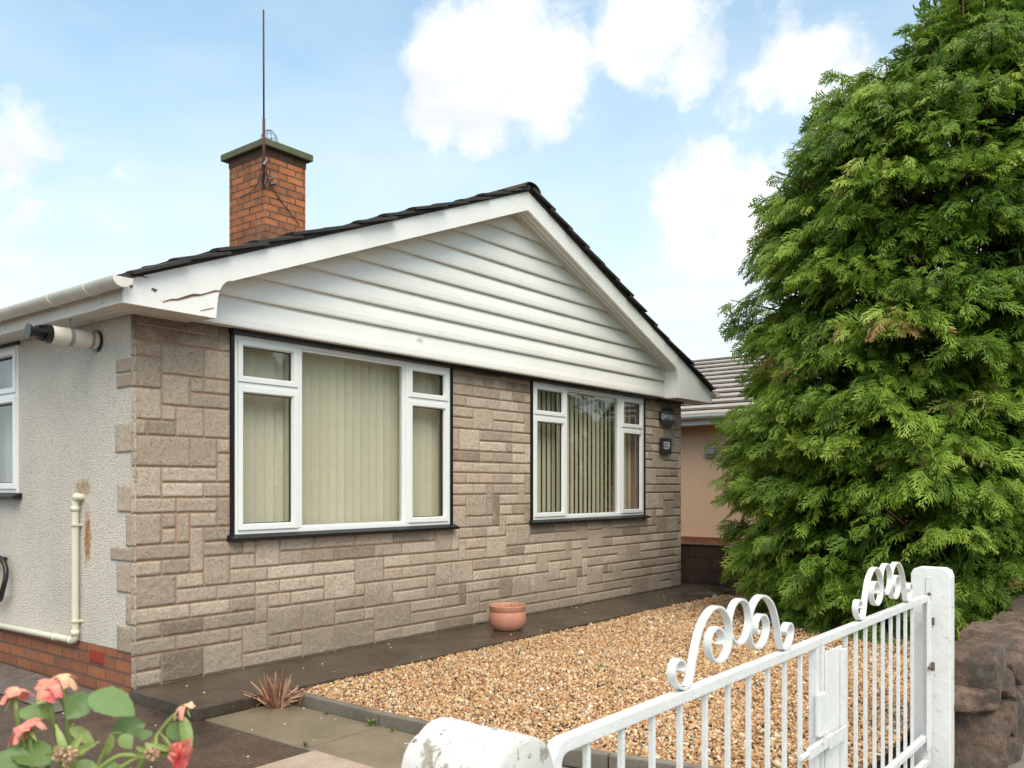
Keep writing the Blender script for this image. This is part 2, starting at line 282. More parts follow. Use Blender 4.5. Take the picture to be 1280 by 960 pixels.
# ------------------------------------------------------------------ geometry helpers
def tag(o, label=None, cat=None, group=None, kind=None):
    for k_, v in (('label', label), ('category', cat), ('group', group), ('kind', kind)):
        if v: o[k_] = v
    return o
def empty(name, loc=(0,0,0), rz=0):
    o = bpy.data.objects.new(name, None); C.objects.link(o); o.location = loc; o.rotation_euler = (0,0,rz); o.empty_display_size = .2; return o
def link(name, me, mat, parent=None, smooth=False):
    o = bpy.data.objects.new(name, me); C.objects.link(o)
    for m_ in (mat if isinstance(mat, (list, tuple)) else [mat]): me.materials.append(m_)
    if parent: o.parent = parent
    if smooth: me.polygons.foreach_set('use_smooth', [True]*len(me.polygons))
    return o
class MB:
    """mesh collector in the parent's local space"""
    def __init__(s): s.v = []; s.f = []; s.t = []; s.mi = []
    def add(s, vs, fs, tint=.5, mi=0):
        n = len(s.v); s.v += [tuple(v) for v in vs]; s.f += [tuple(i+n for i in f) for f in fs]; s.t += [tint]*len(vs); s.mi += [mi]*len(fs); return s
    def box(s, x0, x1, y0, y1, z0, z1, tint=.5, mi=0):
        v = [(x, y, z) for z in (z0, z1) for y in (y0, y1) for x in (x0, x1)]
        return s.add(v, [(0,2,3,1),(4,5,7,6),(0,1,5,4),(2,6,7,3),(0,4,6,2),(1,3,7,5)], tint, mi)
    def prism(s, pts, axis, a, b, tint=.5, mi=0):
        """extrude a 2D outline (other two axes in order) from a to b along axis"""
        def P(p, t): return {'x': (t, p[0], p[1]), 'y': (p[0], t, p[1]), 'z': (p[0], p[1], t)}[axis]
        n = len(pts); v = [P(p, a) for p in pts] + [P(p, b) for p in pts]
        f = [tuple(range(n)), tuple(range(2*n-1, n-1, -1))] + [(i, i+n, (i+1) % n+n, (i+1) % n) for i in range(n)]
        return s.add(v, f, tint, mi)
    def tube(s, pts, r, seg=10, tint=.5, cap=True, mi=0):
        pts = [Vector(p) for p in pts]; rr = r if isinstance(r, (list, tuple)) else [r]*len(pts); vs = []; fs = []
        up = None
        for i, p in enumerate(pts):
            t = (pts[min(i+1, len(pts)-1)] - pts[max(i-1, 0)]).normalized()
            if up is None: up = Vector((0,0,1)) if abs(t.z) < .9 else Vector((1,0,0))
            a = t.cross(up).normalized(); b = a.cross(t).normalized(); up = b
            for k_ in range(seg):
                an = 2*math.pi*k_/seg; vs.append(p + a*math.cos(an)*rr[i] + b*math.sin(an)*rr[i])
        for i in range(len(pts)-1):
            for k_ in range(seg):
                fs.append((i*seg+k_, i*seg+(k_+1) % seg, (i+1)*seg+(k_+1) % seg, (i+1)*seg+k_))
        if cap: fs += [tuple(range(seg-1, -1, -1)), tuple(range((len(pts)-1)*seg, len(pts)*seg))]
        return s.add(vs, fs, tint, mi)
    def lathe(s, prof, c=(0,0,0), seg=32, tint=.5):
        vs = []; fs = []
        for (r, z) in prof:
            for k_ in range(seg): a = 2*math.pi*k_/seg; vs.append((c[0]+r*math.cos(a), c[1]+r*math.sin(a), c[2]+z))
        for i in range(len(prof)-1):
            for k_ in range(seg): fs.append((i*seg+k_, i*seg+(k_+1) % seg, (i+1)*seg+(k_+1) % seg, (i+1)*seg+k_))
        return s.add(vs, fs, tint)
    def build(s, name, mat, parent=None, bevel=0, smooth=False, seg=2):
        me = bpy.data.meshes.new(name); me.from_pydata(s.v, [], s.f)
        a = me.attributes.new('tint', 'FLOAT', 'POINT'); a.data.foreach_set('value', s.t)
        o = link(name, me, mat, parent, smooth)
        if any(s.mi): me.polygons.foreach_set('material_index', s.mi)
        bm = bmesh.new(); bm.from_mesh(me); bmesh.ops.recalc_face_normals(bm, faces=bm.faces)
        if bevel: bmesh.ops.bevel(bm, geom=bm.edges[:], offset=bevel, segments=seg, profile=.7, affect='EDGES', clamp_overlap=True)
        bm.to_mesh(me); bm.free(); return o
def hash3(i, j, k_):
    n = (i*374761393 + j*668265263 + k_*1274126177) & 0xffffffff
    n = ((n ^ (n >> 13))*1274126177) & 0xffffffff
    return ((n ^ (n >> 16)) & 0xffff)/65535.0
def vnoise(P, sc, octv=3, rough=.5):
    P = np.asarray(P, float)*sc; out_ = np.zeros(len(P)); amp = 1; tot = 0
    for o_ in range(octv):
        Q = P*(2**o_) + 17.3*o_; I = np.floor(Q).astype(np.int64); Fr = Q-I; Fr = Fr*Fr*(3-2*Fr); r = 0
        for dx in (0, 1):
            for dy in (0, 1):
                for dz in (0, 1):
                    w = (Fr[:,0] if dx else 1-Fr[:,0])*(Fr[:,1] if dy else 1-Fr[:,1])*(Fr[:,2] if dz else 1-Fr[:,2])
                    r = r + w*hash3(I[:,0]+dx, I[:,1]+dy, I[:,2]+dz)
        out_ += amp*r; tot += amp; amp *= rough
    return out_/tot
def mesh_np(name, V, T, nper, tint, mat, parent=None, smooth=False):
    """V (n,3) float, T flat loop indices, nper = verts per face (constant)"""
    me = bpy.data.meshes.new(name); nf = len(T)//nper
    me.vertices.add(len(V)); me.vertices.foreach_set('co', np.asarray(V, np.float32).ravel())
    me.loops.add(len(T)); me.loops.foreach_set('vertex_index', np.asarray(T, np.int32))
    me.polygons.add(nf); me.polygons.foreach_set('loop_start', np.arange(nf, dtype=np.int32)*nper)
    try: me.polygons.foreach_set('loop_total', np.full(nf, nper, np.int32))
    except Exception: pass
    a = me.attributes.new('tint', 'FLOAT', 'POINT'); a.data.foreach_set('value', np.asarray(tint, np.float32))
    if smooth: me.polygons.foreach_set('use_smooth', np.ones(nf, bool))
    me.update(calc_edges=True); me.validate()
    return link(name, me, mat, parent)
def sheet(name, poly, z, mat, label=None, thick=0, kind='structure', top_mat=None):
    b = MB()
    if thick: b.prism(poly, 'z', z-thick, z)
    else: b.add([(x, y, z) for x, y in poly], [tuple(range(len(poly)))])
    return tag(b.build(name, mat), label, None, None, kind)

# ------------------------------------------------------------------ ground, paving
sheet('ground', [(-900,-900),(900,-900),(900,900),(-900,900)], -.36, M['grass'], 'grassy ground reaching to the horizon')
sheet('road', [(-60,-13.5),(60,-13.5),(60,-6.6),(-60,-6.6)], -.33, M['asphalt'], 'asphalt road in front of the house')
sheet('pavement', [(-60,-6.6),(60,-6.6),(60,-3.70),(-60,-3.70)], -.20, M['pave'], 'concrete pavement outside the gates', .16)
sheet('garden_ground', [(-9,-3.75),(9.5,-3.75),(9.5,16),(-9,16)], -.075, M['earth'], 'bare earth of the front garden', .3)
sheet('driveway', [(-4.2,-3.74),(.0,-3.74),(.0,-.672),(-.035,-.672),(-.035,13),(-4.2,13)], -.066, M['drive'], 'dark brown wet tarmac drive beside the house')
def slab_poly(x0, x1, y0, y1, name, mat, z, th, label, bev=.006):
    b = MB(); b.box(x0, x1, y0, y1, z-th, z); return tag(b.build(name, mat, None, bev), label, None, None, 'structure')
slab_poly(-2.6, .004, -3.72, -1.62, 'concrete_apron', M['pale'], -.05, .03, 'pale pinkish rough concrete patch on the drive')
slab_poly(-.03, 7.05, -.70, -.0, 'path', M['path'], 0, .2, 'dark wet concrete path along the stone front wall')
slab_poly(6.758, 7.05, .004, 9, 'side_path', M['path'], -.003, .2, 'dark wet path down the far side of the house')
slab_poly(6.36, 7.13, -3.4, -.704, 'side_path', M['path'], -.008, .2, 'dark wet path between gravel and low block wall')
sheet('aggregate_strip', [(-.42,.06),(-.036,.06),(-.036,12),(-.42,12)], -.060, M['strip'], 'wet pebbly strip along the side wall')
kl = [(.515,-.73),(.497,-1.52),(.52,-2.10),(.64,-2.82),(.80,-3.56)]
for i in range(len(kl)-1):
    a, b_ = Vector(kl[i]), Vector(kl[i+1]); d = (b_-a).normalized(); n = Vector((-d.y, d.x)); a2 = a + d*.004; b2 = b_ - d*.004
    q = MB(); q.prism([(a2.x, a2.y), (b2.x, b2.y), (b2.x+n.x*.055, b2.y+n.y*.055), (a2.x+n.x*.055, a2.y+n.y*.055)], 'z', -.16, .002)
    tag(q.build('kerb', M['kerb'], None, .008), 'length of worn concrete kerb edging the gravel', None, None, 'structure')
for (y0, y1) in ((-1.535,-.712), (-2.36,-1.543), (-3.18,-2.368), (-3.72,-3.188)):
    b = MB(); x1 = .495 if y1 > -2.3 else (.55 if y1 > -3 else .66)
    b.box(.008, x1, y0, y1, -.12, -.060); tag(b.build('paving_slab', M['slab'], None, .006), 'olive grey paving slab beside the kerb', None, None, 'structure')
GP = [(.56,-.70),(6.36,-.70),(6.36,-3.72),(.84,-3.72),(.69,-2.82),(.575,-2.1),(.55,-1.52)]
sheet('gravel_bed', GP, -.052, M['gbase'], 'soil under the gravel')

# gravel: loose pebbles over the bed
def ico():
    t = (1+5**.5)/2; v = np.array([(-1,t,0),(1,t,0),(-1,-t,0),(1,-t,0),(0,-1,t),(0,1,t),(0,-1,-t),(0,1,-t),(t,0,-1),(t,0,1),(-t,0,-1),(-t,0,1)], float)
    v /= np.linalg.norm(v[0]); f = np.array([(0,11,5),(0,5,1),(0,1,7),(0,7,10),(0,10,11),(1,5,9),(5,11,4),(11,10,2),(10,7,6),(7,1,8),(3,9,4),(3,4,2),(3,2,6),(3,6,8),(3,8,9),(4,9,5),(2,4,11),(6,2,10),(8,6,7),(9,8,1)]); return v, f
def inpoly(x, y, poly):
    r = np.zeros(len(x), bool); n = len(poly)
    for i in range(n):
        x1, y1 = poly[i]; x2, y2 = poly[(i+1) % n]
        if y1 == y2: continue
        c = ((y1 > y) != (y2 > y)) & (x < (x2-x1)*(y-y1)/(y2-y1)+x1); r ^= c
    return r
def rotmats(n, rng):
    q = rng.normal(size=(n,4)); q /= np.linalg.norm(q, axis=1)[:,None]; w, x, y, z = q.T
    return np.stack([1-2*(y*y+z*z), 2*(x*y-z*w), 2*(x*z+y*w), 2*(x*y+z*w), 1-2*(x*x+z*z), 2*(y*z-x*w), 2*(x*z-y*w), 2*(y*z+x*w), 1-2*(x*x+y*y)], 1).reshape(n,3,3)
def make_gravel():
    rng = RNG; n0 = 150000; x = rng.uniform(.5, 6.4, n0); y = rng.uniform(-3.74, -.69, n0)
    keep = inpoly(x, y, GP); far = np.clip((x-.5)/5.8, 0, 1); keep &= rng.random(n0) < (1-.45*far)
    keep &= ~((x > 3.9) & (y < -1.5) & (rng.random(n0) < .5))
    x, y, far = x[keep], y[keep], far[keep]; n = len(x)
    size = rng.lognormal(math.log(.0074), .36, n)*(1+.35*far); sc = np.stack([rng.uniform(.85,1.35,n), rng.uniform(.7,1.0,n), rng.uniform(.5,.8,n)], 1)*size[:,None]
    v, f = ico(); V = v[None]*(1+rng.uniform(-.16,.16,(n,12,1)))*sc[:,None,:]
    R = rotmats(n, rng); V = np.einsum('nij,nkj->nki', R, V)
    hump = .016*vnoise(np.stack([x, y, x*0], 1), 1.7, 2)+.014*vnoise(np.stack([x, y, x*0], 1), 6, 2)
    z = -.046 + hump + rng.uniform(0, .016, n)
    V += np.stack([x, y, z], 1)[:,None,:]
    T = (f[None] + (np.arange(n)*12)[:,None,None]).ravel()
    patch = vnoise(np.stack([x, y, x*0], 1), 1.1, 3)
    t = np.clip(rng.beta(2.0, 1.7, n) + (patch-.5)*.22, 0, 1)
    o = mesh_np('gravel', V.reshape(-1,3), T, 3, np.repeat(t, 12), M['pebble'], None, True)
    tag(o, 'golden brown pea gravel filling the front bed', None, None, 'stuff')
make_gravel()

# ------------------------------------------------------------------ the bungalow
L = 6.756
H = empty('bungalow'); tag(H, 'stone fronted bungalow with white timbered gable and dark tiled roof', 'house')
WX = [(.661, 2.701), (3.827, 5.871)]; ZS, ZH = .866, 2.148; ZT = 2.24
# window holes in the wall (with black reveal)
holes = [(.635, 2.727, .83, ZT), (3.80, 5.898, .83, ZT)]
b = MB()
b.box(.0, .635, .003, .0195, -.1, ZT); b.box(.05, .635, .0195, .24, -.1, ZT); b.box(2.727, 3.80, .003, .24, -.1, ZT); b.box(5.898, L-.005, .003, .24, -.1, ZT)
for (x0, x1, z0, z1) in holes: b.box(x0, x1, .003, .24, -.1, z0)
b.build('backing_wall', M['mortar'], H)
def stonework():
    rh = .83/9; nr = 24; cols = []
    for (a, c, n) in ((-.016, .635, 7), (.635, 2.727, 22), (2.727, 3.80, 12), (3.80, 5.898, 22), (5.898, L+.006, 10)):
        cols += [a+(c-a)*i/n for i in range(n)]
    cols.append(L+.006); nc = len(cols)-1
    occ = np.zeros((nr, nc), bool)
    hole = np.zeros((nr, nc), bool)
    for r in range(nr):
        for c in range(nc):
            xc = (cols[c]+cols[c+1])/2; zc = (r+.5)*rh
            for (x0, x1, z0, z1) in holes:
                if x0 < xc < x1 and zc > z0: hole[r, c] = True
    occ |= hole; rnd = random.Random(5); blocks = []
    kinds = [((3,1),6),((4,1),4.5),((2,1),4.5),((3,2),2.6),((2,2),2.2),((4,2),.4),((1,2),.22),((5,1),1.0),((1,3),.02),((1,1),.25)]
    prev_joint = {}
    for r in range(nr):
        c = 0
        while c < nc:
            if occ[r, c]: c += 1; continue
            opts = []
            for (w, h), wt in kinds:
                if c+w > nc or r+h > nr: continue
                if occ[r:r+h, c:c+w].any(): continue
                if r > 0 and (c+w) in prev_joint.get(r-1, ()) and rnd.random() < .75: wt *= .15
                opts.append(((w, h), wt))
            (w, h) = rnd.choices([o_[0] for o_ in opts], [o_[1] for o_ in opts])[0]
            occ[r:r+h, c:c+w] = True; blocks.append((r, c, w, h))
            for k_ in range(r, r+h): prev_joint.setdefault(k_, set()).add(c+w)
            c += w
    Vs = []; Ts = []; tin = []; base = 0
    def face(P0, U, Wv, N, lu, lw, tint, rough_amp=1.0):
        nonlocal base
        nx = max(5, int(lu/.012)); nz_ = max(5, int(lw/.012)); g = .0040
        us = np.concatenate([[g], np.linspace(g+.0035, lu-g-.0035, nx), [lu-g]]); ws = np.concatenate([[g], np.linspace(g+.0035, lw-g-.0035, nz_), [lw-g]])
        A, B_ = np.meshgrid(us, ws, indexing='ij'); A = A.ravel(); B_ = B_.ravel()
        ed = np.minimum(np.minimum(A-g, lu-g-A), np.minimum(B_-g, lw-g-B_))
        P = P0 + A[:,None]*U + B_[:,None]*Wv
        off = .006*np.clip(ed/.0035, 0, 1) + rough_amp*np.where(ed > .003, (vnoise(P, 26, 4, .75)-.5)*.014*np.clip(ed/.008, 0.3, 1)+.002, 0)
        inner = ed > 1e-6; off = np.where(inner, np.maximum(off, .001), -.006)
        wob = (vnoise(P+5, 14, 2)-.5)*.004
        P = P + N*off[:,None] + U*wob[:,None] + Wv*wob[:,None]
        NX, NZ = len(us), len(ws); I = np.arange(NX*NZ).reshape(NX, NZ)
        q = np.stack([I[:-1,:-1], I[1:,:-1], I[1:,1:], I[:-1,1:]], -1).reshape(-1,4) + base
        Vs.append(P); Ts.append(q.ravel()); tin.append(np.full(len(P), tint)); base += len(P)
    ux, uz = np.array([1.,0,0]), np.array([0,0,1.]); ny, nx_ = np.array([0,-1.,0]), np.array([-1.,0,0])
    for (r, c, w, h) in blocks:
        t = min(1, max(0, rnd.gauss(.55, .24)))
        face(np.array([cols[c], .004, r*rh]), ux, uz, ny, cols[c+w]-cols[c], h*rh, t)
    # quoins returning round the corner on the rendered side wall
    Q = [(2.24,2.03,.035),(2.03,1.93,.035),(1.93,1.84,.205),(1.84,1.75,.20),(1.75,1.55,.03),(1.55,1.37,.215),(1.37,1.19,.03),(1.19,1.02,.19),(1.02,.82,.09),(.82,.73,.275),(.73,.545,.20),(.545,.36,.09),(.36,.195,.20),(.19,-.05,.018)]
    for (z1, z0, ln) in Q:
        ln2 = ln; face(np.array([0.003, ln2, z0]), np.array([0,-1.,0]), uz, nx_, ln2+.012, z1-z0, min(1, max(0, rnd.gauss(.5, .2))))
    # far corner returns
    for r in range(0, 24, 2):
        ln = .2 if (r//2) % 2 else .1; face(np.array([L-.012, -.008, r*rh]), np.array([0,1.,0]), uz, np.array([1.,0,0]), ln, 2*rh, .5)
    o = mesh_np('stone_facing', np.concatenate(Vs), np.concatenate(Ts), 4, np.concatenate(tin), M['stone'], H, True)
stonework()
# side wall: brick plinth, pebbledash with a window hole
SW = (1.552, 2.75, 1.131, 2.152)
b = MB(); b.box(0, .24, .02, 9, -.3, .205); b.box(.012, 6.5, 8.8, 9, -.3, 2.3); b.box(L-.24, L-.002, .26, 9, -.3, 2.3)
b.build('brick_plinth', M['plinth'], H)
b = MB(); y0, y1, z0, z1 = SW
b.box(.002, .24, .02, y0, .207, 2.3); b.box(.002, .24, y0, y1, .207, z0); b.box(.002, .24, y0, y1, z1, 2.3); b.box(.002, .24, y1, 8.78, .207, 2.3)
b.build('pebbledash_wall', M['dash'], H)
b = MB(); b.box(-.006, .0, .36, .52, .100, .175)
for i in range(7):
    for j in range(3): b.box(-.0065, -.0062, .372+i*.0205, .382+i*.0205, .110+j*.021, .122+j*.021)
for i in range(8): b.box(-.012, -.0062, .362+i*.0205, .370+i*.0205, .104, .171)
b.build('air_brick', M['airbrick'], H)

# windows --------------------------------------------------------------
def window(origin, rz, w, h, splits, tz, glass_y=.03, side=False):
    """origin at lower left outer frame corner; local x along wall, local y into wall"""
    e = MB(); o3 = []
    fr = .026; T = .06
    def ring(mb, x0, x1, z0, z1, t, ya, yb):
        mb.box(x0, x0+t, ya, yb, z0, z1); mb.box(x1-t, x1, ya, yb, z0, z1); mb.box(x0+t, x1-t, ya, yb, z0, z0+t); mb.box(x0+t, x1-t, ya, yb, z1-t, z1)
    ring(e, 0, w, 0, h, fr, -.004, T)
    cols_ = [0]+splits+[w]
    for s_ in splits: e.box(s_-.017, s_+.017, -.006, T, fr, h-fr)
    for i in range(len(cols_)-1):
        if i in tz: e.box(cols_[i]+(.017 if i else fr), cols_[i+1]-(.017 if i < len(cols_)-2 else fr), -.005, T, tz[i]-.014, tz[i]+.014)
    f = e.build('window', M['upvc'], H, .003); f.location = origin; f.rotation_euler = (0, 0, rz)
    for i in range(len(cols_)-1):
        xa = cols_[i]+(.017 if i else fr); xb = cols_[i+1]-(.017 if i < len(cols_)-2 else fr)
        cells = [(fr, h-fr)] if i not in tz else [(fr, tz[i]-.014), (tz[i]+.014, h-fr)]
        for (za, zb) in cells:
            g = .030 if i not in tz else 0
            if i in tz:
                c = MB(); ring(c, xa+.001, xb-.001, za+.001, zb-.001, .034, -.015, .040); ring(c, xa+.035, xb-.035, za+.035, zb-.035, .006, -.004, .030)
                k_ = c.build('casement', M['upvc'], f, .004); gx = .0405
            else:
                c = MB(); ring(c, xa+.0005, xb-.0005, za+.0005, zb-.0005, .016, .008, .040); k_ = c.build('glazing_bead', M['upvc'], f, .003); gx = .012
            gk = MB(); ring(gk, xa+gx-.001, xb-gx+.001, za+gx-.001, zb-gx+.001, .006, glass_y-.003-(.012 if i in tz else 0), glass_y-.001)
            gk.build('gasket', M['black'], f)
            p = MB(); p.box(xa+gx, xb-gx, glass_y, glass_y+.004, za+gx, zb-gx); p.build('pane', M['glass'], f)
    s_ = MB(); s_.prism([(-.06, -.020), (-.06, -.040), (.01, -.040), (.01, -.001), (-.01, -.001)], 'x', -.05, w+.055); s_.build('sill', M['black'], f, .003)
    if not side:
        t = MB(); t.box(-.026, -.001, -.014, .05, -.03, h+.06); t.box(w+.001, w+.027, -.014, .05, -.03, h+.06); t.box(-.026, w+.027, -.014, .05, h+.001, h+.07)
        t.build('black_surround', M['black'], f)
    else:
        t = MB(); t.box(-.015, w+.02, -.012, .05, h+.001, h+.03); t.build('black_surround', M['black'], f)
    return f
hW = ZH-ZS
w1 = window((WX[0][0], 0.0, ZS), 0, 2.04, hW, [.515, 1.545], {0: 1.835-ZS, 2: 1.86-ZS})
w2 = window((WX[1][0], 0.0, ZS), 0, 2.044, hW, [.545, 1.56], {0: 1.835-ZS, 2: 1.80-ZS})
sw = window((0.0, SW[1], SW[2]), -math.pi/2, SW[1]-SW[0], SW[3]-SW[2], [.62], {0: .68, 1: .68}, side=True)
# rooms behind the glass
b = MB(); b.add([(.25,.25,.3),(6.4,.25,.3),(6.4,3.6,.3),(.25,3.6,.3)], [(0,1,2,3)]); b.box(3.22, 3.32, .25, 3.6, .3, 2.24); b.box(.25, 6.5, 3.6, 3.7, -.1, 2.24)
b.build('room_partition', M['room'], H)
# blinds (hang inside: things of their own)
def blind(x0, x1, z0, z1, y, pitch, wd, ang, mat, label, jit=2, name='vertical_blind'):
    E_ = empty(name, (x0, y, z1)); tag(E_, label, 'blind')
    r = MB(); r.box(0, x1-x0, -.02, .02, -.03, 0); r.build('headrail', M['upvc'], E_)
    n = int((x1-x0)/pitch); s_ = MB()
    for i in range(n+1):
        cx = i*pitch; a = math.radians(ang + random.gauss(0, jit)); dx = math.cos(a)*wd/2; dy = math.sin(a)*wd/2
        t = random.random(); pts = []
        for k_ in range(5):
            q = k_/4*2-1; bow = .006*(1-q*q); pts.append((cx+dx*q - math.sin(a)*bow, dy*q + math.cos(a)*bow))
        v = [(p[0], p[1], -.03) for p in pts]+[(p[0], p[1], z0-z1) for p in pts]
        s_.add(v, [(k_, k_+1, k_+6, k_+5) for k_ in range(4)], t)
    s_.build('slats', mat, E_)
    return E_
blind(.70, 2.68, .90, 2.14, .13, .078, .089, -11, M['blind'], 'closed pale green vertical blind inside the larger left window', 2.0)
blind(3.88, 5.85, .90, 2.14, .14, .080, .089, 11, M['blind2'], 'part open vertical blind inside the right front window', 3)
# curtain behind the side window
cu = MB(); pts = []
for i in range(90):
    yy = SW[0]+.05+i*.012; pts.append((.14+.012*math.sin(i*1.25)+.006*math.sin(i*.6), yy))
v = [(p[0], p[1], 1.15) for p in pts]+[(p[0], p[1], 2.1) for p in pts]; n = len(pts)
cu.add(v, [(i, i+1, i+1+n, i+n) for i in range(n-1)], .4)
tag(cu.build('net_curtain', M['curtain'], None, 0, True), 'grey white net curtain inside the side window', 'curtain')

# gable, roof -----------------------------------------------------------
XA = 3.378; SL = .3986; XL, XR = -.215, 6.99; YB = -.296
def ztop(x): return 3.722 - SL*abs(x-XA)           # barge top line
ZSOF = 2.165
# shiplap gable cladding
b = MB(); board = .149; z = 2.178; first = True; YC = -.085
while z < 3.6:
    h = board if not first else .185
    z1_ = min(z+h, 3.64)
    xl0 = XA-(3.722-.12-z)/SL; xl1 = XA-(3.722-.12-z1_)/SL
    xr0 = 2*XA-xl0; xr1 = 2*XA-xl1
    xl0 = max(xl0, .02); xl1 = max(xl1, .02); xr0 = min(xr0, L-.05); xr1 = min(xr1, L-.05)
    prof = [(0, YC-.032), (.012, YC-.035), (.045, YC-.034), (.085, YC-.026), (h-.028, YC-.016), (h-.012, YC-.006), (h+.002, YC)]
    prof = [(p, y) for p, y in prof if z+p <= z1_+.003]
    vl = []; vr = []
    for p, y in prof:
        t = p/h; vl.append((xl0+(xl1-xl0)*t, y, z+p)); vr.append((xr0+(xr1-xr0)*t, y, z+p))
    vl = [(xl0, YC+.01, z)] + vl; vr = [(xr0, YC+.01, z)] + vr; n = len(vl)
    b.add(vl+vr, [(i, i+n, i+1+n, i+1) for i in range(n-1)])
    z = z1_; first = False
b.prism([(.02, 2.178), (L-.05, 2.178), (L-.05, 2.30), (XA, 3.62), (.02, 2.30)], 'y', YC+.012, YC+.05)
b.build('gable_cladding', M['clad'], H)
b = MB(); b.box(.62, L-.03, -.055, .012, 2.150, 2.177); b.build('cladding_batten', M['black'], H)
def scallop(c, r, a0, a1, n=8): return [(c[0]+r*math.cos(math.radians(a0+(a1-a0)*i/n)), c[1]+r*math.sin(math.radians(a0+(a1-a0)*i/n))) for i in range(n+1)]
# bargeboard: two boards with boxed ends, mirrored
BD = .150
def barge(sign):
    def X(x): return x if sign > 0 else 2*XA-x
    x0 = XL; zb = lambda x: ztop(x)-BD*1.08
    xc = .345 if sign > 0 else .60
    pts = [(x0, ZSOF), (xc, ZSOF), (xc+.008, ZSOF+.09)] + [(xc+.012+.10*(1-math.cos(math.radians(a))), ZSOF+.10+(zb(xc+.14)-ZSOF-.10)*math.sin(math.radians(a))) for a in (15,30,45,60,75,90)] + [(XA, zb(XA)), (XA, ztop(XA)), (x0, ztop(x0))]
    m_ = MB(); m_.prism([(X(p[0]), p[1]) for p in pts], 'y', YB-.0, YB+.022); o = m_.build('bargeboard', M['barge'], H, .002)
    # underside (gable soffit) strip
    s_ = MB(); q = [(xc-.02, zb(xc-.02)+.020), (XA, zb(XA)+.020), (XA, zb(XA)+.035), (xc-.02, zb(xc-.02)+.035)]
    s_.prism([(X(p[0]), p[1]) for p in q], 'y', YB+.024, YC+.002)
    for k_ in range(3):
        y_ = YB+.05+k_*.05; s_.prism([(X(p[0]), p[1]-(.006 if j < 2 else .012)) for j, p in enumerate(q)], 'y', y_, y_+.040)
    s_.build('verge_soffit', M['soffit'], H)
    # box end return (faces the middle of the gable) and level soffit
    r_ = MB(); xx = xc+.004; r_.prism([(YB+.024, ZSOF+.004), (YC-.001, ZSOF+.004), (YC-.001, zb(xc)+.012), (YB+.024, zb(xc)+.012)], 'x', X(xx-.018), X(xx)); 
    r_.build('box_end', M['clad'], H)
    r_ = MB(); a_, c_ = sorted((X(XL+.002), X(xx-.02))); r_.box(a_, c_, YB+.024, .0015, ZSOF+.006, ZSOF+.018); r_.build('corner_soffit', M['soffit'], H)
barge(1); barge(-1)
# peeled split in the left barge foot
b = MB()
def crack(mb, pts, w):
    rnd = random.Random(3)
    top = []; bot = []
    for i, (x, z_) in enumerate(pts):
        ww = w*(0.25+.75*math.sin(math.pi*i/(len(pts)-1)))*(.6+.8*rnd.random()); top.append((x, z_+ww)); bot.append((x, z_-ww*.5))
    poly = top+bot[::-1]; mb.prism(poly, 'y', YB-.004, YB+.002)
crack(b, [(.005+.047*i, 2.205+.0165*i+.004*math.sin(i*2.1)) for i in range(9)], .009)
crack(b, [(.24+.018*i, 2.195+.006*i) for i in range(6)], .0022)
crack(b, [(-.16+.012*i, 2.325+.003*math.sin(i*2)) for i in range(8)], .006); crack(b, [(-.13+.016*i, 2.352+.006*i) for i in range(6)], .004); crack(b, [(-.19+.006*i, 2.26+.010*math.sin(i*2)) for i in range(5)], .010); crack(b, [(-.06+.008*i, 2.262+.004*math.sin(i*2)) for i in range(5)], .012)
b.build('split_wood', M['wood'], H)
b = MB(); crack(b, [(2.20+.012*i, 2.318+.004*math.sin(i*1.7)) for i in range(7)], .006)
for i in range(len(b.v)): b.v[i] = (b.v[i][0], b.v[i][1]+(.296-.117), b.v[i][2])
b.build('chipped_board', M['soffit'], H)
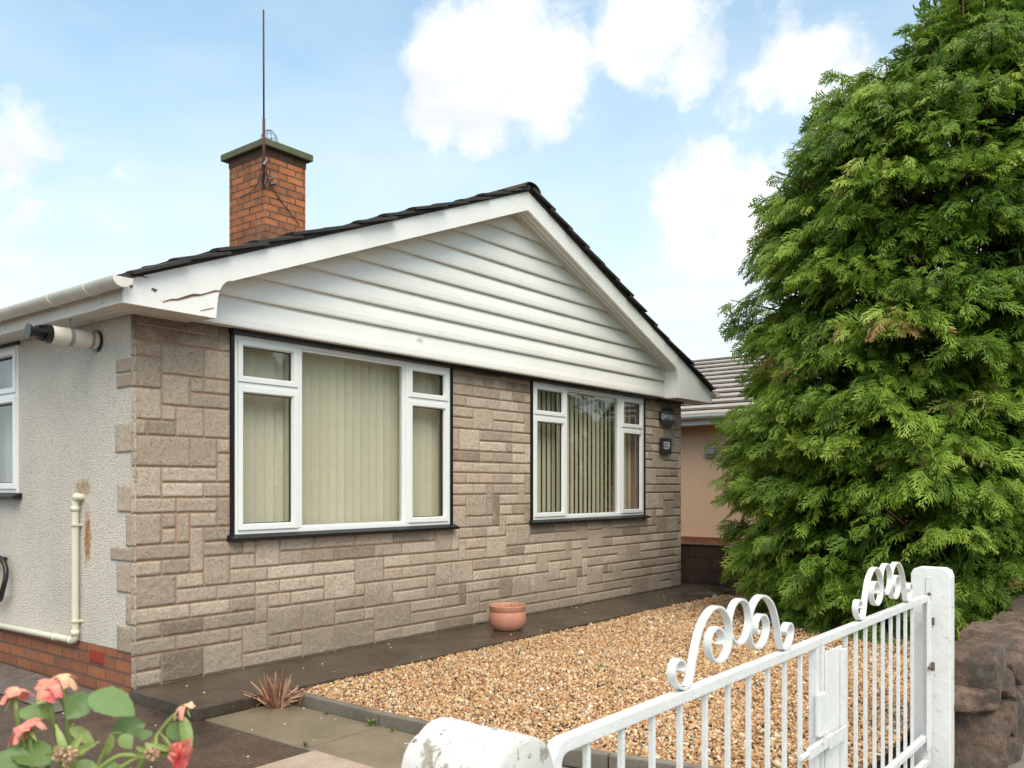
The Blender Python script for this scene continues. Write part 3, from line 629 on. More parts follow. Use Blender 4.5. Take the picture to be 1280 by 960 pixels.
# left eave: fascia, soffit, gutter
for sgn in (1, -1):
    X = (lambda x: x) if sgn > 0 else (lambda x: 2*XA-x)
    def bx(mb, x0, x1, *r): a_, c_ = sorted((X(x0), X(x1))); mb.box(a_, c_, *r)
    b = MB(); bx(b, -.195, -.175, YB+.024, 9.1, ZSOF+.008, 2.30); b.build('fascia', M['soffit'], H)
    b = MB(); bx(b, -.174, -.0 if sgn > 0 else .02, .002, 9.1, ZSOF+.02, ZSOF+.032)
    for k_ in range(3): bx(b, -.173+.058*k_, -.173+.053+.058*k_, .002, 9.1, ZSOF+.012, ZSOF+.019)
    b.build('eave_soffit', M['soffit'], H)
    g = MB(); seg = 14; gc = (-.252, 2.290); R = .054
    vs = []
    for yy in (YB-.05, 9.1):
        for (rad) in (R, R-.004):
            for k_ in range(seg+1):
                a = math.pi + math.pi*k_/seg; vs.append((X(gc[0]+rad*math.cos(a)), yy, gc[1]+rad*math.sin(a)*.95))
    n = seg+1; fs = []
    for k_ in range(seg): fs += [(k_, k_+1, 2*n+k_+1, 2*n+k_), (n+k_, 3*n+k_, 3*n+k_+1, n+k_+1)]
    fs += [(0, 2*n, 3*n, n), (n-1, 2*n-1, 4*n-1, 3*n-1)]
    g.add(vs, fs)
    g.prism([(X(gc[0]+(R+.003)*math.cos(math.pi+math.pi*k_/seg)), gc[1]+(R+.003)*math.sin(math.pi+math.pi*k_/seg)*.95) for k_ in range(seg+1)], 'y', YB-.056, YB-.050)
    go = g.build('gutter', M['gutter'], H, 0, False)
    yy = -.02
    while yy < 8.5:
        k_ = MB(); ring = [(gc[0]+(R+.005)*math.cos(math.pi+math.pi*i/12), gc[1]+(R+.005)*math.sin(math.pi+math.pi*i/12)*.95) for i in range(13)]
        inn = [(gc[0]+(R-.001)*math.cos(math.pi+math.pi*i/12), gc[1]+(R-.001)*math.sin(math.pi+math.pi*i/12)*.95) for i in range(13)][::-1]
        k_.prism([(X(p[0]), p[1]) for p in ring+inn], 'y', yy, yy+.035); bx(k_, -.201, -.1955, yy, yy+.03, 2.20, 2.29)
        k_.build('gutter_bracket', M['gutter'], go); yy += .44 if yy < .3 else .85
# roof tiles: courses up each slope, with uneven verge
b = MB(); rnd = random.Random(21)
ca, sa = math.cos(math.atan(SL)), math.sin(math.atan(SL)); gauge = .29; slope_len = (XA-XL-.035)/ca
nc = int(slope_len/gauge)+1; y_tiles = [YB-.045+.30*i for i in range(32)]
for sgn in (1, -1):
    for j in range(nc):
        s0 = slope_len - (j+1)*gauge; s1 = min(slope_len, s0+gauge+.07)     # distance down from ridge... s grows downhill
        s_lo = slope_len - j*gauge; s_hi = max(0, s_lo-gauge-.07)
        if s_lo <= .05: continue
        for i, y_ in enumerate(y_tiles):
            edge = (i == 0); jy = rnd.uniform(-.018, .018) if edge else 0; jz = rnd.uniform(-.007, .009) if i == 0 else rnd.uniform(-.003, .005)
            lift = (.036 if j else .012) + jz; th = .016
            def pt(s_, up, y__):
                x = XA - sgn*(s_*ca) ; zz_ = 3.722 - s_*sa
                return (x - sgn*up*sa, y__, zz_ + up*ca)
            ya, yb = y_+jy, y_+.292
            # three-point profile across the tile (shallow roll)
            prof = [(ya, 0), (ya+.03, .006), (ya+.075, .007), (ya+.11, 0), (yb-.02, 0), (yb, .004)]
            vs = []
            for (s_, base_up) in ((s_lo, lift), (s_hi, .012+jz)):
                for yy_, up in prof: vs.append(pt(s_, base_up+th+up, yy_))
                for yy_, up in prof: vs.append(pt(s_, base_up+up-.002, yy_))
            n = len(prof); m2 = 2*n; fs = []
            for k_ in range(n-1):
                fs += [(k_, k_+1, m2+k_+1, m2+k_), (n+k_, m2+n+k_, m2+n+k_+1, n+k_+1), (k_, n+k_, n+k_+1, k_+1)]
            fs += [(0, m2, m2+n, n), (n-1, n+n-1, m2+n+n-1, m2+n-1)]
            b.add(vs, fs)
    # verge bedding under the tiles
    q = [(XA, 3.724), (XA, 3.752), ((XL+.0) if sgn > 0 else 2*XA-XL-.0, ztop(XL)+.036), ((XL+.0) if sgn > 0 else 2*XA-XL-.0, ztop(XL)+.002)]
    b.prism(q, 'y', YB-.012, YB+.05)
b.build('roof', M['tile'], H)
b = MB(); b.prism([(XA, 3.705), (XA+3.55, 3.705-3.55*SL), (XA+3.55, 3.690-3.55*SL), (XA, 3.685), (XA-3.55, 3.690-3.55*SL), (XA-3.55, 3.705-3.55*SL)], 'y', YB+.03, 9.15)
b.prism([(-.10, 2.31), (L+.10, 2.31), (L+.10, 2.33), (-.10, 2.33)], 'y', .0, 9); b.build('roof_deck', M['earth'], H)
b = MB()
for i in range(21):
    y_ = YB-.05+i*.45; a = [(XA+.125*math.cos(math.radians(t)), 3.712+.075*math.sin(math.radians(t))) for t in range(10, 171, 16)]
    a2 = [(XA+.105*math.cos(math.radians(t)), 3.70+.085*math.sin(math.radians(t))) for t in range(10, 171, 16)][::-1]
    b.prism(a+a2, 'y', y_, y_+.444)
    if i == 0: b.build('mossy_ridge_tile', M['moss'], H); b = MB()
b.build('ridge_tiles', M['tile'], H)
# chimney
ch = MB(); ch.box(3.10, 3.64, 3.05, 3.71, 3.2, 4.83); cho = ch.build('chimney', M['chimney'], H, .004)
b = MB(); b.box(3.045, 3.70, 2.985, 3.80, 4.831, 4.905); b.build('chimney_cap', M['cap'], cho, .012)
b = MB(); b.box(3.095, 3.645, 3.045, 3.715, 4.740, 4.8305); b.build('oversail_course', brick('sooty_brick', ((.12,.06,.035),(.085,.045,.03),(.15,.075,.04)), (.05,.04,.03), .225, .0755, .009), cho, .004)  # top course in a darker brick tone than the stack
# lead flashing at the foot
b = MB(); b.prism([(3.09, 3.70), (3.37, 3.83), (3.65, 3.72), (3.65, 3.83), (3.37, 3.93), (3.09, 3.79)], 'y', 3.040, 3.048); b.build('flashing', M['lead'], cho)
b = MB(); cc = Vector((3.26, 3.20, 4.925)); R = .10     # wire ball guard on the flue
for k_ in range(5):
    a = math.pi*k_/5; pts = [cc+Vector((R*math.cos(a)*math.cos(t), R*math.sin(a)*math.cos(t), .02+R*1.55*max(0, math.sin(t)))) for t in [math.pi*i/16 for i in range(17)]]
    b.tube(pts, .0022, 5)
for h_, rr in ((.05, .101), (.11, .078)): b.tube([cc+Vector((rr*math.cos(t), rr*math.sin(t), h_)) for t in [2*math.pi*i/24 for i in range(25)]], .0018, 5)
b.build('wire_guard', M['rust'], cho)
# aerial mast with wall bracket and loose coax
A_ = empty('aerial_mast', (3.045, 2.995, 4.40)); tag(A_, 'thin rusty aerial pole lashed to the brick chimney corner', 'aerial')
b = MB(); b.tube([(0,0,0), (0,0,.70)], .015, 8); b.tube([(0,0,.70), (-.004,0,1.86)], .0095, 8); b.build('pole', M['rust'], A_, 0, True)
b = MB()
for (x, y, z_) in ((.055,.16,.10), (.17,.055,.10), (.055,.13,.02), (.20,.055,.05)): b.tube([(0,0,z_+.05), (x*.5,y*.5,z_-.01), (x,y,z_+.03)], .007, 6)
b.tube([(-.02,-.02,.20),(.02,-.02,.26),(.03,.02,.30)], .012, 6); b.build('bracket', M['lead'], A_)
b = MB(); b.tube([(0,0,.30),(-.01,.03,.16),(.0,.10,.04),(.04,.25,.0),(.045,.5,-.03)], .004, 5); b.tube([(.0,-.01,.25),(.05,-.0,.08),(.15,.045,.0),(.25,.045,-.10),(.50,.045,-.30)], .004, 5)
b.tube([(.02,0,.1),(.0,-.02,0),(-.01,.02,-.06),(.02,-.01,-.02),(.06,.0,.04)], .005, 5); b.build('coax_cable', M['plastic'], A_)

# flue, waste pipe, hose
b = MB(); q = [(-.005, .434, 2.062), (-.28, .434, 2.066)]
b.tube(q, .052, 24); b.tube([(.0,.434,2.062), (-.012,.434,2.062)], .066, 24, mi=1); b.tube([(-.035,.434,2.062), (-.055,.434,2.063)], .0530, 24, mi=2)
b.tube([(-.28,.434,2.066), (-.315,.434,2.066)], .056, 24, mi=1); b.tube([(-.313,.434,2.068), (-.40,.434,2.07)], .030, 16, mi=1); b.tube([(-.392,.434,2.07), (-.405,.434,2.07)], .042, 16, mi=1)
for i in range(6):
    a = i*math.pi/3; b.tube([(-.315,.434+.045*math.cos(a),2.068+.045*math.sin(a)), (-.355,.434+.04*math.cos(a),2.069+.04*math.sin(a))], .006, 6, mi=1)
b.box(-.175, -.160, .430, .438, 2.11, 2.175, mi=2); b.tube([(-.155,.434,2.064), (-.178,.434,2.0645)], .0545, 24, mi=2)
b.build('boiler_flue', [M['flue'], M['plastic'], M['grey']], H, 0, False)
b = MB(); X0 = -.030
b.tube([(.01,.615,1.108), (X0+.004,.618,1.110), (X0,.64,1.110), (X0,.655,1.104), (X0,.66,1.09), (X0,.66,1.06), (X0,.66,.25), (X0,.662,.225), (X0,.675,.213), (X0,.70,.212), (X0,3.4,.175)], .0215, 14)
for (p, q) in (((X0,.66,1.02), (X0,.66,1.05)), ((X0,.66,.245), (X0,.66,.28)), ((X0,.70,.212), (X0,.73,.2115)), ((X0,.92,.209), (X0,.94,.2085)), ((X0,.652,1.108), (X0,.63,1.111))): b.tube([p, q], .0255, 14)
b.build('waste_pipe', M['cream'], H, 0, True)
b = MB()
for z_ in (.93, .33): b = MB(); b.box(-.055, .004, .630, .669, z_, z_+.012); b.build('pipe_clip', M['cream'], H)
hs = empty('hose', (-.06, 1.665, .535)); tag(hs, 'black and yellow hose loop hanging on the side wall', 'hose')
for rr, mt, nm in ((.16, 'plastic', 'black_hose'), (.132, 'yellow', 'yellow_hose')):
    b = MB(); b.tube([(.0+.01*math.sin(3*t), .10+rr*math.cos(t)*.95, rr*1.0*math.sin(t)) for t in [2*math.pi*i/40 for i in range(41)]], .017 if nm == 'black_hose' else .008, 10); b.build(nm, M[mt], hs, 0, True)
b = MB(); b.box(.0, .055, .06, .14, .12, .145); b.build('hook', M['plastic'], hs)

# signs -------------------------------------------------------------------
def text(body, size, loc, parent, mat, rot=(math.pi/2, 0, 0), sx=1):
    cu_ = bpy.data.curves.new('lettering', 'FONT'); cu_.body = body; cu_.size = size; cu_.align_x = 'CENTER'; cu_.align_y = 'CENTER'; cu_.extrude = .0015; cu_.offset = .0012
    o = bpy.data.objects.new('lettering_tmp', cu_); C.objects.link(o); dg = bpy.context.evaluated_depsgraph_get(); me = bpy.data.meshes.new_from_object(o.evaluated_get(dg))
    bpy.data.objects.remove(o); o = link('lettering', me, mat, parent); o.location = loc; o.rotation_euler = rot; o.scale = (sx, 1, 1); return o
sg = empty('house_name_sign', (6.36, -.024, 1.965)); tag(sg, 'black house name plaque GWYNFA with ornate edges beside right window', 'sign')
b = MB(); outl = [(-.165,-.055), (-.10,-.075), (-.05,-.085), (0,-.10), (.05,-.085), (.10,-.075), (.165,-.055), (.165,.055), (.13,.075), (.10,.085), (.085,.068), (.06,.09), (.03,.072), (0,.10), (-.03,.072), (-.06,.09), (-.085,.068), (-.10,.085), (-.13,.075), (-.165,.055)]
b.prism(outl, 'y', -.018, .0); b.build('plaque', M['signm'], sg, .003)
b = MB()
for i in range(7): b.tube([(-.13+i*.043, -.010, .075), (-.12+i*.043, -.012, .110+.015*math.sin(i/6*math.pi)), (-.10+i*.043, -.010, .08)], .005, 6)
b.build('scroll_edging', M['signm'], sg); b = MB()
for i in range(5): b.tube([(-.09+i*.043, -.010, -.07), (-.08+i*.043, -.012, -.095-.02*math.sin((i+.5)/5*math.pi)), (-.06+i*.043, -.010, -.075)], .005, 6)
b.build('scroll_edging', M['signm'], sg)
text('GWYNFA', .088, (-.0, -.021, .005), sg, M['letter'], sx=.82)
ng = empty('house_number_sign', (6.325, -.024, 1.642)); tag(ng, 'small dark slate number plaque reading 159 below the name sign', 'sign')
b = MB(); b.box(-.125, .125, -.016, 0, -.09, .09); b.build('plaque', M['signm'], ng, .004); text('159', .125, (0, -.0185, 0), ng, M['letter'], sx=.85)

# terracotta pot ------------------------------------------------------------
pt_ = empty('plant_pot', (3.00, -.37, .001)); tag(pt_, 'squat terracotta pot standing on the path by the wall', 'plant pot')
b = MB(); b.lathe([(0,0),(.108,0),(.116,.006),(.140,.030),(.152,.062),(.155,.100),(.151,.130),(.143,.148),(.141,.155),(.146,.160),(.148,.168),(.153,.190),(.155,.200),(.151,.204),(.148,.200),(.138,.165),(.136,.12)], seg=48); b.build('pot', M['terra'], pt_, 0, True)
b = MB(); b.lathe([(0,.165),(.06,.172),(.11,.166),(.140,.160)], seg=24); b.build('soil', M['earth'], pt_, 0, True)
for i in range(12):
    b = MB(); a = random.uniform(0, 6.3); r_ = random.uniform(.03,.12); p = Vector((r_*math.cos(a), r_*math.sin(a), .165)); b.tube([p, p+Vector((random.uniform(-.03,.03), random.uniform(-.03,.03), random.uniform(.02,.05)))], [.003,.0015], 5, random.random()); b.build('dry_twig', M['dry'], pt_)

# cut-back plant by the kerb --------------------------------------------------
cp = empty('cut_back_plant', (.40, -.80, -.06)); tag(cp, 'cut back clump of reddish brown stems at the kerb corner', 'plant')
rnd = random.Random(4); b = MB()
for i in range(46):
    a = rnd.uniform(0, 6.28); r_ = rnd.uniform(0, .045); tilt = rnd.uniform(.1, 1.15) if i > 6 else rnd.uniform(0, .35); ln = rnd.uniform(.09, .22)*(1.0 if i > 6 else 1.15)
    p = Vector((r_*math.cos(a), r_*math.sin(a), 0)); d = Vector((math.cos(a)*math.sin(tilt), math.sin(a)*math.sin(tilt), math.cos(tilt)))
    m1 = p+d*ln*.5+Vector((0,0,.012)); q = p+d*ln+Vector((rnd.uniform(-.02,.02), rnd.uniform(-.02,.02), -.0)); w = rnd.uniform(.004,.0085)
    b.tube([p, m1, q], [w, w*.85, w*.45], 6, rnd.random())
for i in range(40):
    a = rnd.uniform(0, 6.28); r_ = rnd.uniform(.02, .15); p = Vector((r_*math.cos(a), r_*math.sin(a), rnd.uniform(.004,.05))); d = Vector((rnd.uniform(-1,1), rnd.uniform(-1,1), rnd.uniform(-.2,.5))).normalized()*rnd.uniform(.03,.08)
    b.tube([p, p+d*.5+Vector((0,0,.008)), p+d], [.002,.003,.001], 5, rnd.random()*.6)
b.build('stems', M['dry'], cp)

# small weeds and fallen petals ------------------------------------------------
rnd = random.Random(8); wi = 0
for (x, y, z_, s_) in ((.47,-1.50,-.058,.05), (.47,-1.14,-.058,.03), (.03,-1.52,-.058,.035), (2.25,-1.75,-.03,.055), (.46,-1.66,-.058,.025)):
    b = MB()
    for i in range(14):
        a = rnd.uniform(0, 6.28); ln = s_*rnd.uniform(.5,1.1); d = Vector((math.cos(a)*.5, math.sin(a)*.5, 1)).normalized(); side = Vector((-math.sin(a), math.cos(a), 0))*ln*.13
        p = Vector((rnd.uniform(-.5,.5)*s_*.5, rnd.uniform(-.5,.5)*s_*.5, 0)); m1 = p+d*ln*.6; q = m1+Vector((math.cos(a)*ln*.35, math.sin(a)*ln*.35, ln*.05))
        b.add([p-side*.4, p+side*.4, m1+side, q, m1-side], [(0,1,2,3,4)], rnd.random())
    o = b.build('weed', M['weed']); o.location = (x, y, z_)
    lab = ['small green weed at the kerb joint beside the paving slabs', 'tiny green weed at the kerb foot nearest the stems', 'low green weed at the drive end of the slab joint', 'green weed sprouting in the middle of the gravel', 'tiny weed on the slab just past the kerb joint'][wi]; wi += 1
    tag(o, lab, 'weed', 'small weeds around the paving')
b = MB()
for (x0, x1, y0, y1, z_, n_) in ((.02,.48,-1.5,-.75,-.058,7), (0,3.5,-.66,-.03,.002,12), (-1.6,-.1,-1.55,.8,-.064,30), (.02,.5,-3,-1.6,-.058,7), (-1.2,-.02,-2.4,-1.65,-.048,12), (4,6.6,-.66,-.05,.002,9)):
    for i in range(n_):
        x, y = rnd.uniform(x0,x1), rnd.uniform(y0,y1); s_ = rnd.uniform(.004,.010)*(1 if rnd.random() < .85 else 1.6); k_ = rnd.randint(4,6); a0 = rnd.random()*6
        b.prism([(x+s_*math.cos(a0+6.283*j/k_)*rnd.uniform(.6,1), y+s_*math.sin(a0+6.283*j/k_)*rnd.uniform(.6,1)) for j in range(k_)], 'z', z_, z_+.004)
tag(b.build('fallen_petals', M['chip']), 'scattered pale petals and chips on the paving', None, None, 'stuff')

# ------------------------------------------------------------------ gates and posts
YG = -3.83; ZR = .66
SP = [(-.134,.088),(-.120,.082),(-.113,.097),(-.122,.118),(-.147,.131),(-.175,.128),(-.195,.112),(-.201,.088),(-.190,.062),(-.165,.045),(-.135,.038),(-.104,.044),(-.078,.062),(-.066,.095),(-.072,.135),(-.100,.168),(-.140,.186),(-.180,.184),(-.222,.165),(-.252,.138),(-.272,.106),(-.288,.072),(-.299,.038),(-.314,.014),(-.340,.004),(-.370,.010),(-.395,.030),(-.405,.052),(-.396,.072),(-.375,.080),(-.355,.073),(-.346,.058),(-.356,.047)]
def spline(pts, n=4):
    out_ = []
    P = [pts[0]]+list(pts)+[pts[-1]]
    for i in range(1, len(P)-2):
        for k_ in range(n):
            t = k_/n; a, b_, c, d = [np.array(q, float) for q in P[i-1:i+3]]
            out_.append(tuple(.5*((2*b_)+(-a+c)*t+(2*a-5*b_+4*c-d)*t*t+(-a+3*b_-3*c+d)*t**3)))
    out_.append(tuple(pts[-1])); return out_
def ribbon(mb, pts, w=.020, th=.006, closed=False):
    """flat bar bent along pts in the x-z plane, width w along y"""
    n = len(pts); vs = []
    for i in range(n):
        a = np.array(pts[(i-1) % n] if (closed or i) else pts[0]); c = np.array(pts[(i+1) % n] if (closed or i < n-1) else pts[-1]); d = c-a; d = d/np.linalg.norm(d); nn = np.array([-d[1], d[0]])*th/2; p = np.array(pts[i])
        for (sx, y_) in ((1, -w/2), (1, w/2), (-1, w/2), (-1, -w/2)): q = p+nn*sx; vs.append((q[0], y_, q[1]))
    fs = []
    m_ = n if closed else n-1
    for i in range(m_):
        j = (i+1) % n
        for k_ in range(4): fs.append((i*4+k_, i*4+(k_+1) % 4, j*4+(k_+1) % 4, j*4+k_))
    if not closed: fs += [(0,3,2,1), (4*n-4, 4*n-3, 4*n-2, 4*n-1)]
    mb.add(vs, fs)
def make_gate(x0, x1, bars, sc, label, mirror, plate):
    """local origin: hinge-side foot"""
    g = empty('gate', (x0, YG, -.16)); tag(g, label, 'gate', 'pair of white iron gates')
    W_ = x1-x0; z = ZR+.16
    b = MB()
    # frame: top rail, bottom rail, stiles with a rounded bend at the hinge end
    def sq(pts, w=.020, th=.026): ribbon(b, pts, w, th)
    sg = 1 if not mirror else -1
    h0 = 0 if not mirror else W_; h1 = W_-h0
    arc = [(h0+sg*(.014+.035*(1-math.cos(a))), z-.013-.035*(1-math.sin(a))) for a in [math.radians(t) for t in range(0, 91, 15)]]
    sq([(h0+sg*.014, .02)]+arc+[(h1-(0 if not mirror else 0), z-.013)], .030, .028)
    b.box(min(.03, W_), W_-.03, -.013, .013, .14, .165); b.box(.03, W_-.03, -.0131, .0131, .02, .045)
    if not mirror: b.box(W_-.040, W_-.012, -.014, .014, .02, z-.028)
    else: b.box(.0, .026, -.014, .014, .02, z-.028)
    b.build('frame', M['gate'], g, .003)
    for xb in bars:
        m_ = MB(); m_.box(xb-x0-.0065, xb-x0+.0065, -.0065, .0065, .03, z-.027); m_.build('bar', M['gate'], g, .0015)
    # scroll work
    c = sc-x0; zz_ = z+.002
    s1 = spline([(c+p[0]*.98, zz_+p[1]) for p in SP], 4); s2 = [(2*c-p[0], p[1]) for p in s1]
    for s_ in (s1, s2): m_ = MB(); ribbon(m_, s_, .022, .0065); m_.build('scroll', M['gate'], g, .0018, False)
    m_ = MB(); ribbon(m_, [(c+.066*math.cos(t), zz_+.130+.062*math.sin(t)) for t in [2*math.pi*i/36 for i in range(36)]], .021, .0065, True); m_.build('ring', M['gate'], g, .0018)
    for q_ in (-.335, .335): m_ = MB(); m_.tube([(c+q_, 0, zz_-.004), (c+q_, 0, zz_+.008)], .008, 8); m_.build('weld', M['bolt'], g)
    return g
bars1 = [-1.055,-.915,-.775,-.635,-.495,-.355,-.215,-.075,.06,.195]
g1 = make_gate(-1.195, .352, bars1, -.283, 'left hand white iron gate, nearest, with rounded top corner and large scrollwork', False, False)
bars2 = [.655,.775,.895,1.015,1.13,1.245,1.36,1.475,1.59]
g2 = make_gate(.366, 1.865, bars2, 1.165, 'right hand white iron gate, farther, hung on the square timber post', True, False)
b = MB(); z = ZR+.16; b.box(.020, .185, -.022, -.015, .02, z-.05); o = b.build('closing_plate', M['gate'], g2, .004)
b = MB(); b.box(.155, .185, -.040, -.0225, .02, z-.06); b.build('plate_flange', M['gate'], g2, .003)
b = MB(); xo = 1.547
b.box(-1.195+1.195+1.49, 1.555, -.030, -.0145, .50, .64); b.build('lock_case', M['gate'], g1, .004)
b = MB(); b.tube([(1.30, -.034, .478), (1.62, -.034, .478)], .009, 10); b.box(1.36, 1.60, -.046, -.0305, .462, .494); b.tube([(1.47,-.05,.49),(1.47,-.06,.53)], .006, 8); b.build('latch', M['gate'], g1, .002)
b = MB(); b.box(1.53, 1.70, -.052, -.0465, .455, .50); b.build('latch_keeper', M['gate'], g1, .002)
# right hinge plate on the gate
b = MB(); b.box(1.42, 1.499, -.020, -.0145, .10, z-.03); b.build('hinge_plate', M['gate'], g2, .002)
b = MB(); b.tube([(1.40,-.03,.49),(1.49,-.03,.49)], .007, 8); b.tube([(1.455,-.034,.47),(1.455,-.034,.51)], .009, 8); b.build('hinge_pin', M['bolt'], g2)
# right post: square painted timber
P_ = empty('gate_post', (1.945, -3.835, -.2)); tag(P_, 'square white painted gate post with rounded top, right of gates', 'gate post')
b = MB(); hh = .985; zt = hh
pr = [(-.088,0),(.088,0),(.088,hh-.03),(.075,hh-.008),(.055,hh),(-.055,hh),(-.078,hh-.012),(-.088,hh-.04)]
b.prism(pr, 'x', -.042, .045); b.build('post', M['post'], P_, .006)
b = MB(); b.box(-.0475, -.043, -.012, .018, .45, .94); b.build('hinge_strip', M['gate'], P_, .001)
b = MB()
for z_ in (.86, .70, .62): b = MB(); b.tube([(-.055,.003,z_), (-.046,.003,z_)], .008, 8); b.build('bolt', M['bolt'], P_)
b = MB(); b.tube([(-.075,-.008,.735),(-.046,-.008,.735)], .008, 8); b.box(-.066,-.048,-.02,.012,.715,.75); b.build('hinge_bracket', M['bolt'], P_)
# left stone gate pillar, barrel-topped and whitewashed
def pillar():
    hw, zr, zs = .105, .925, .80; n = 20; prof = [(-hw-.012, 0), (-hw, .5), (-hw, zs-.02)] + [(-hw*math.cos(math.pi*i/n)*1.0, zs-.02+(zr-zs+.02)*math.sin(math.pi*i/n)**.85) for i in range(1, n)] + [(hw, zs-.02), (hw, .5), (hw+.012, 0)]
    # densify
    P = []
    for i in range(len(prof)-1):
        a, c = np.array(prof[i]), np.array(prof[i+1]); m_ = max(1, int(np.linalg.norm(c-a)/.014))
        for k_ in range(m_): P.append(a+(c-a)*k_/m_)
    P.append(np.array(prof[-1])); P = np.array(P); ny = 18; ys = np.concatenate([[-.11,-.106], np.linspace(-.095, .095, ny-4), [.106,.11]])
    V = []; 
    for j, y in enumerate(ys):
        sh = 1 - (.045 if j in (0, ny-1) else (.004 if j in (1, ny-2) else 0))
        for p in P: V.append((p[0]*sh, y, p[1]*(1-(.010 if j in (0, ny-1) else 0))))
    n_ = len(P); fs = [(j*n_+i, j*n_+i+1, (j+1)*n_+i+1, (j+1)*n_+i) for j in range(ny-1) for i in range(n_-1)]
    # end faces as fans of strips (left-right pairs)
    for base, flip in ((0, 1), ((ny-1)*n_, -1)):
        for i in range(n_//2-1): q = (base+i, base+i+1, base+n_-2-i, base+n_-1-i); fs.append(q if flip > 0 else q[::-1])
    V = np.array(V); nn = vnoise(V+3, 12, 4, .6)-.5; n2 = vnoise(V+9, 45, 2)-.5
    ctr = np.stack([V[:,0]*1.0, V[:,1]*0, np.clip(V[:,2]-.75, 0, 1)], 1); ctr /= (np.linalg.norm(ctr, axis=1)[:,None]+1e-6)
    V = V + ctr*(nn*.010+n2*.005)[:,None]
    V[:,1] += np.where(V[:,1] > .09, (vnoise(V+20, 14, 3)-.5)*.035, np.where(V[:,1] < -.09, (vnoise(V+2, 8, 2)-.5)*.012, 0))
    b = MB(); b.add([tuple(v) for v in V], fs); o = b.build('gate_pillar', M['pillar'], None, 0, True); o.data.set_sharp_from_angle(angle=.6); o.location = (-1.372, -3.80, -.2)
    return tag(o, 'short whitewashed stone pillar with worn half-round top, left of gates', 'gate post')
pillar()

# ------------------------------------------------------------------ rubble wall on the right, front wall on the left
def rock(mb, cx, cy, cz, sx, sy, sz, seed, rot=0):
    n = 20; idx = {}; vs = []; fs = []
    def vid(p):
        k_ = tuple(np.round(p, 5))
        if k_ not in idx: idx[k_] = len(vs); vs.append(p)
        return idx[k_]
    for ax in range(3):
        for sg in (-1, 1):
            for i in range(n):
                for j in range(n):
                    q = []
                    for (di, dj) in ((0,0),(1,0),(1,1),(0,1)):
                        p = [0,0,0]; p[ax] = sg; p[(ax+1) % 3] = -1+2*(i+di)/n; p[(ax+2) % 3] = -1+2*(j+dj)/n; q.append(vid(p))
                    fs.append(q if sg > 0 else q[::-1])
    V = np.array(vs, float); L4 = (np.abs(V)**9).sum(1)**(1/9); V = V/L4[:,None]
    S_ = V*np.array([sx, sy, sz]); nrm = V/np.linalg.norm(V, axis=1)[:,None]
    rg = np.random.default_rng(seed)
    for _ in range(22):
        nn_ = rg.normal(size=3); nn_ /= np.linalg.norm(nn_); ext = np.abs(nn_*np.array([sx, sy, sz])).sum(); dd = ext*rg.uniform(.62, .88); ov = np.clip(S_@nn_-dd, 0, None); S_ = S_ - ov[:,None]*nn_
    d = (vnoise(S_+seed*3.7, 5, 4, .6)-.5)*.035 + (np.abs(vnoise(S_+seed*1.3, 11, 3, .7)-.5))*.03
    S_ = S_ + nrm*d[:,None]; c, s_ = math.cos(rot), math.sin(rot)
    X_ = S_[:,0]*c - S_[:,2]*s_; Z_ = S_[:,0]*s_ + S_[:,2]*c
    out_ = np.stack([X_+cx, S_[:,1]+cy, Z_+cz], 1); mb.add([tuple(v) for v in out_], [tuple(f) for f in fs], random.Random(seed).random())
rw = MB()
rocks_old = [(2.24,-3.92,.19,.24,.17,.18,1,.1), (2.25,-3.95,-.08,.30,.21,.17,2,0), (2.62,-3.95,.02,.26,.20,.20,3,.5), (2.85,-3.95,-.12,.32,.21,.16,4,0), (2.98,-3.90,.08,.26,.17,.15,13,.3),
         (3.55,-3.88,.14,.56,.20,.16,5,.05), (3.4,-3.94,-.10,.40,.20,.18,6,.0), (4.0,-3.94,-.08,.40,.20,.2,7,0), (4.45,-3.88,.16,.56,.19,.16,8,.02), (4.6,-3.92,-.05,.45,.18,.22,9,0),
         (5.3,-3.88,.18,.5,.19,.16,10,0), (5.35,-3.92,-.05,.5,.18,.22,11,0), (5.9,-3.88,.10,.5,.17,.3,12,0), (6.8,-3.88,.10,.5,.17,.3,14,0), (7.7,-3.88,.1,.5,.17,.3,15,0)]
rr_ = random.Random(31); sd = 60; x = 2.12
while x < 8.0:                      # three irregular courses of split stone, then rough flat-topped caps
    for (zc, hz_, yy) in ((-.17, .085, -3.96), (-.02, .085, -3.94), (.11, .065, -3.92)):
        w_ = rr_.uniform(.10, .21); rock(rw, x+rr_.uniform(-.05,.12), yy+rr_.uniform(-.02,.02), zc+rr_.uniform(-.02,.02), w_, .17, hz_*rr_.uniform(.95,1.25), sd, rr_.uniform(-.2,.2)); sd += 1
    x += rr_.uniform(.20, .30)
for (x, z_, w_, h_, rot_) in ((2.20,.25,.17,.13,.12), (2.50,.17,.18,.09,-.5), (2.86,.20,.20,.07,.15), (3.35,.24,.34,.075,.05), (4.0,.24,.36,.08,-.02), (4.7,.26,.38,.08,.03), (5.4,.26,.38,.08,0), (6.1,.26,.38,.08,.02), (6.8,.26,.38,.08,0), (7.5,.26,.38,.08,0)):
    rock(rw, x, -3.90, z_, w_, .19, h_, sd, rot_); sd += 1
rw.box(2.05, 8.1, -3.98, -3.80, -.36, .08)
tag(rw.build('rubble_wall', M['rock'], None, 0, False), 'rough brown sandstone rubble wall beyond the square gate post', 'wall')
fw = MB()
for i in range(7): rock(fw, -1.85-.5*i, -3.8, .08, .27, .14, .28, 40+i)
tag(fw.build('front_wall', M['rock'], None, 0, False), 'low stone wall left of the whitewashed pillar', 'wall')
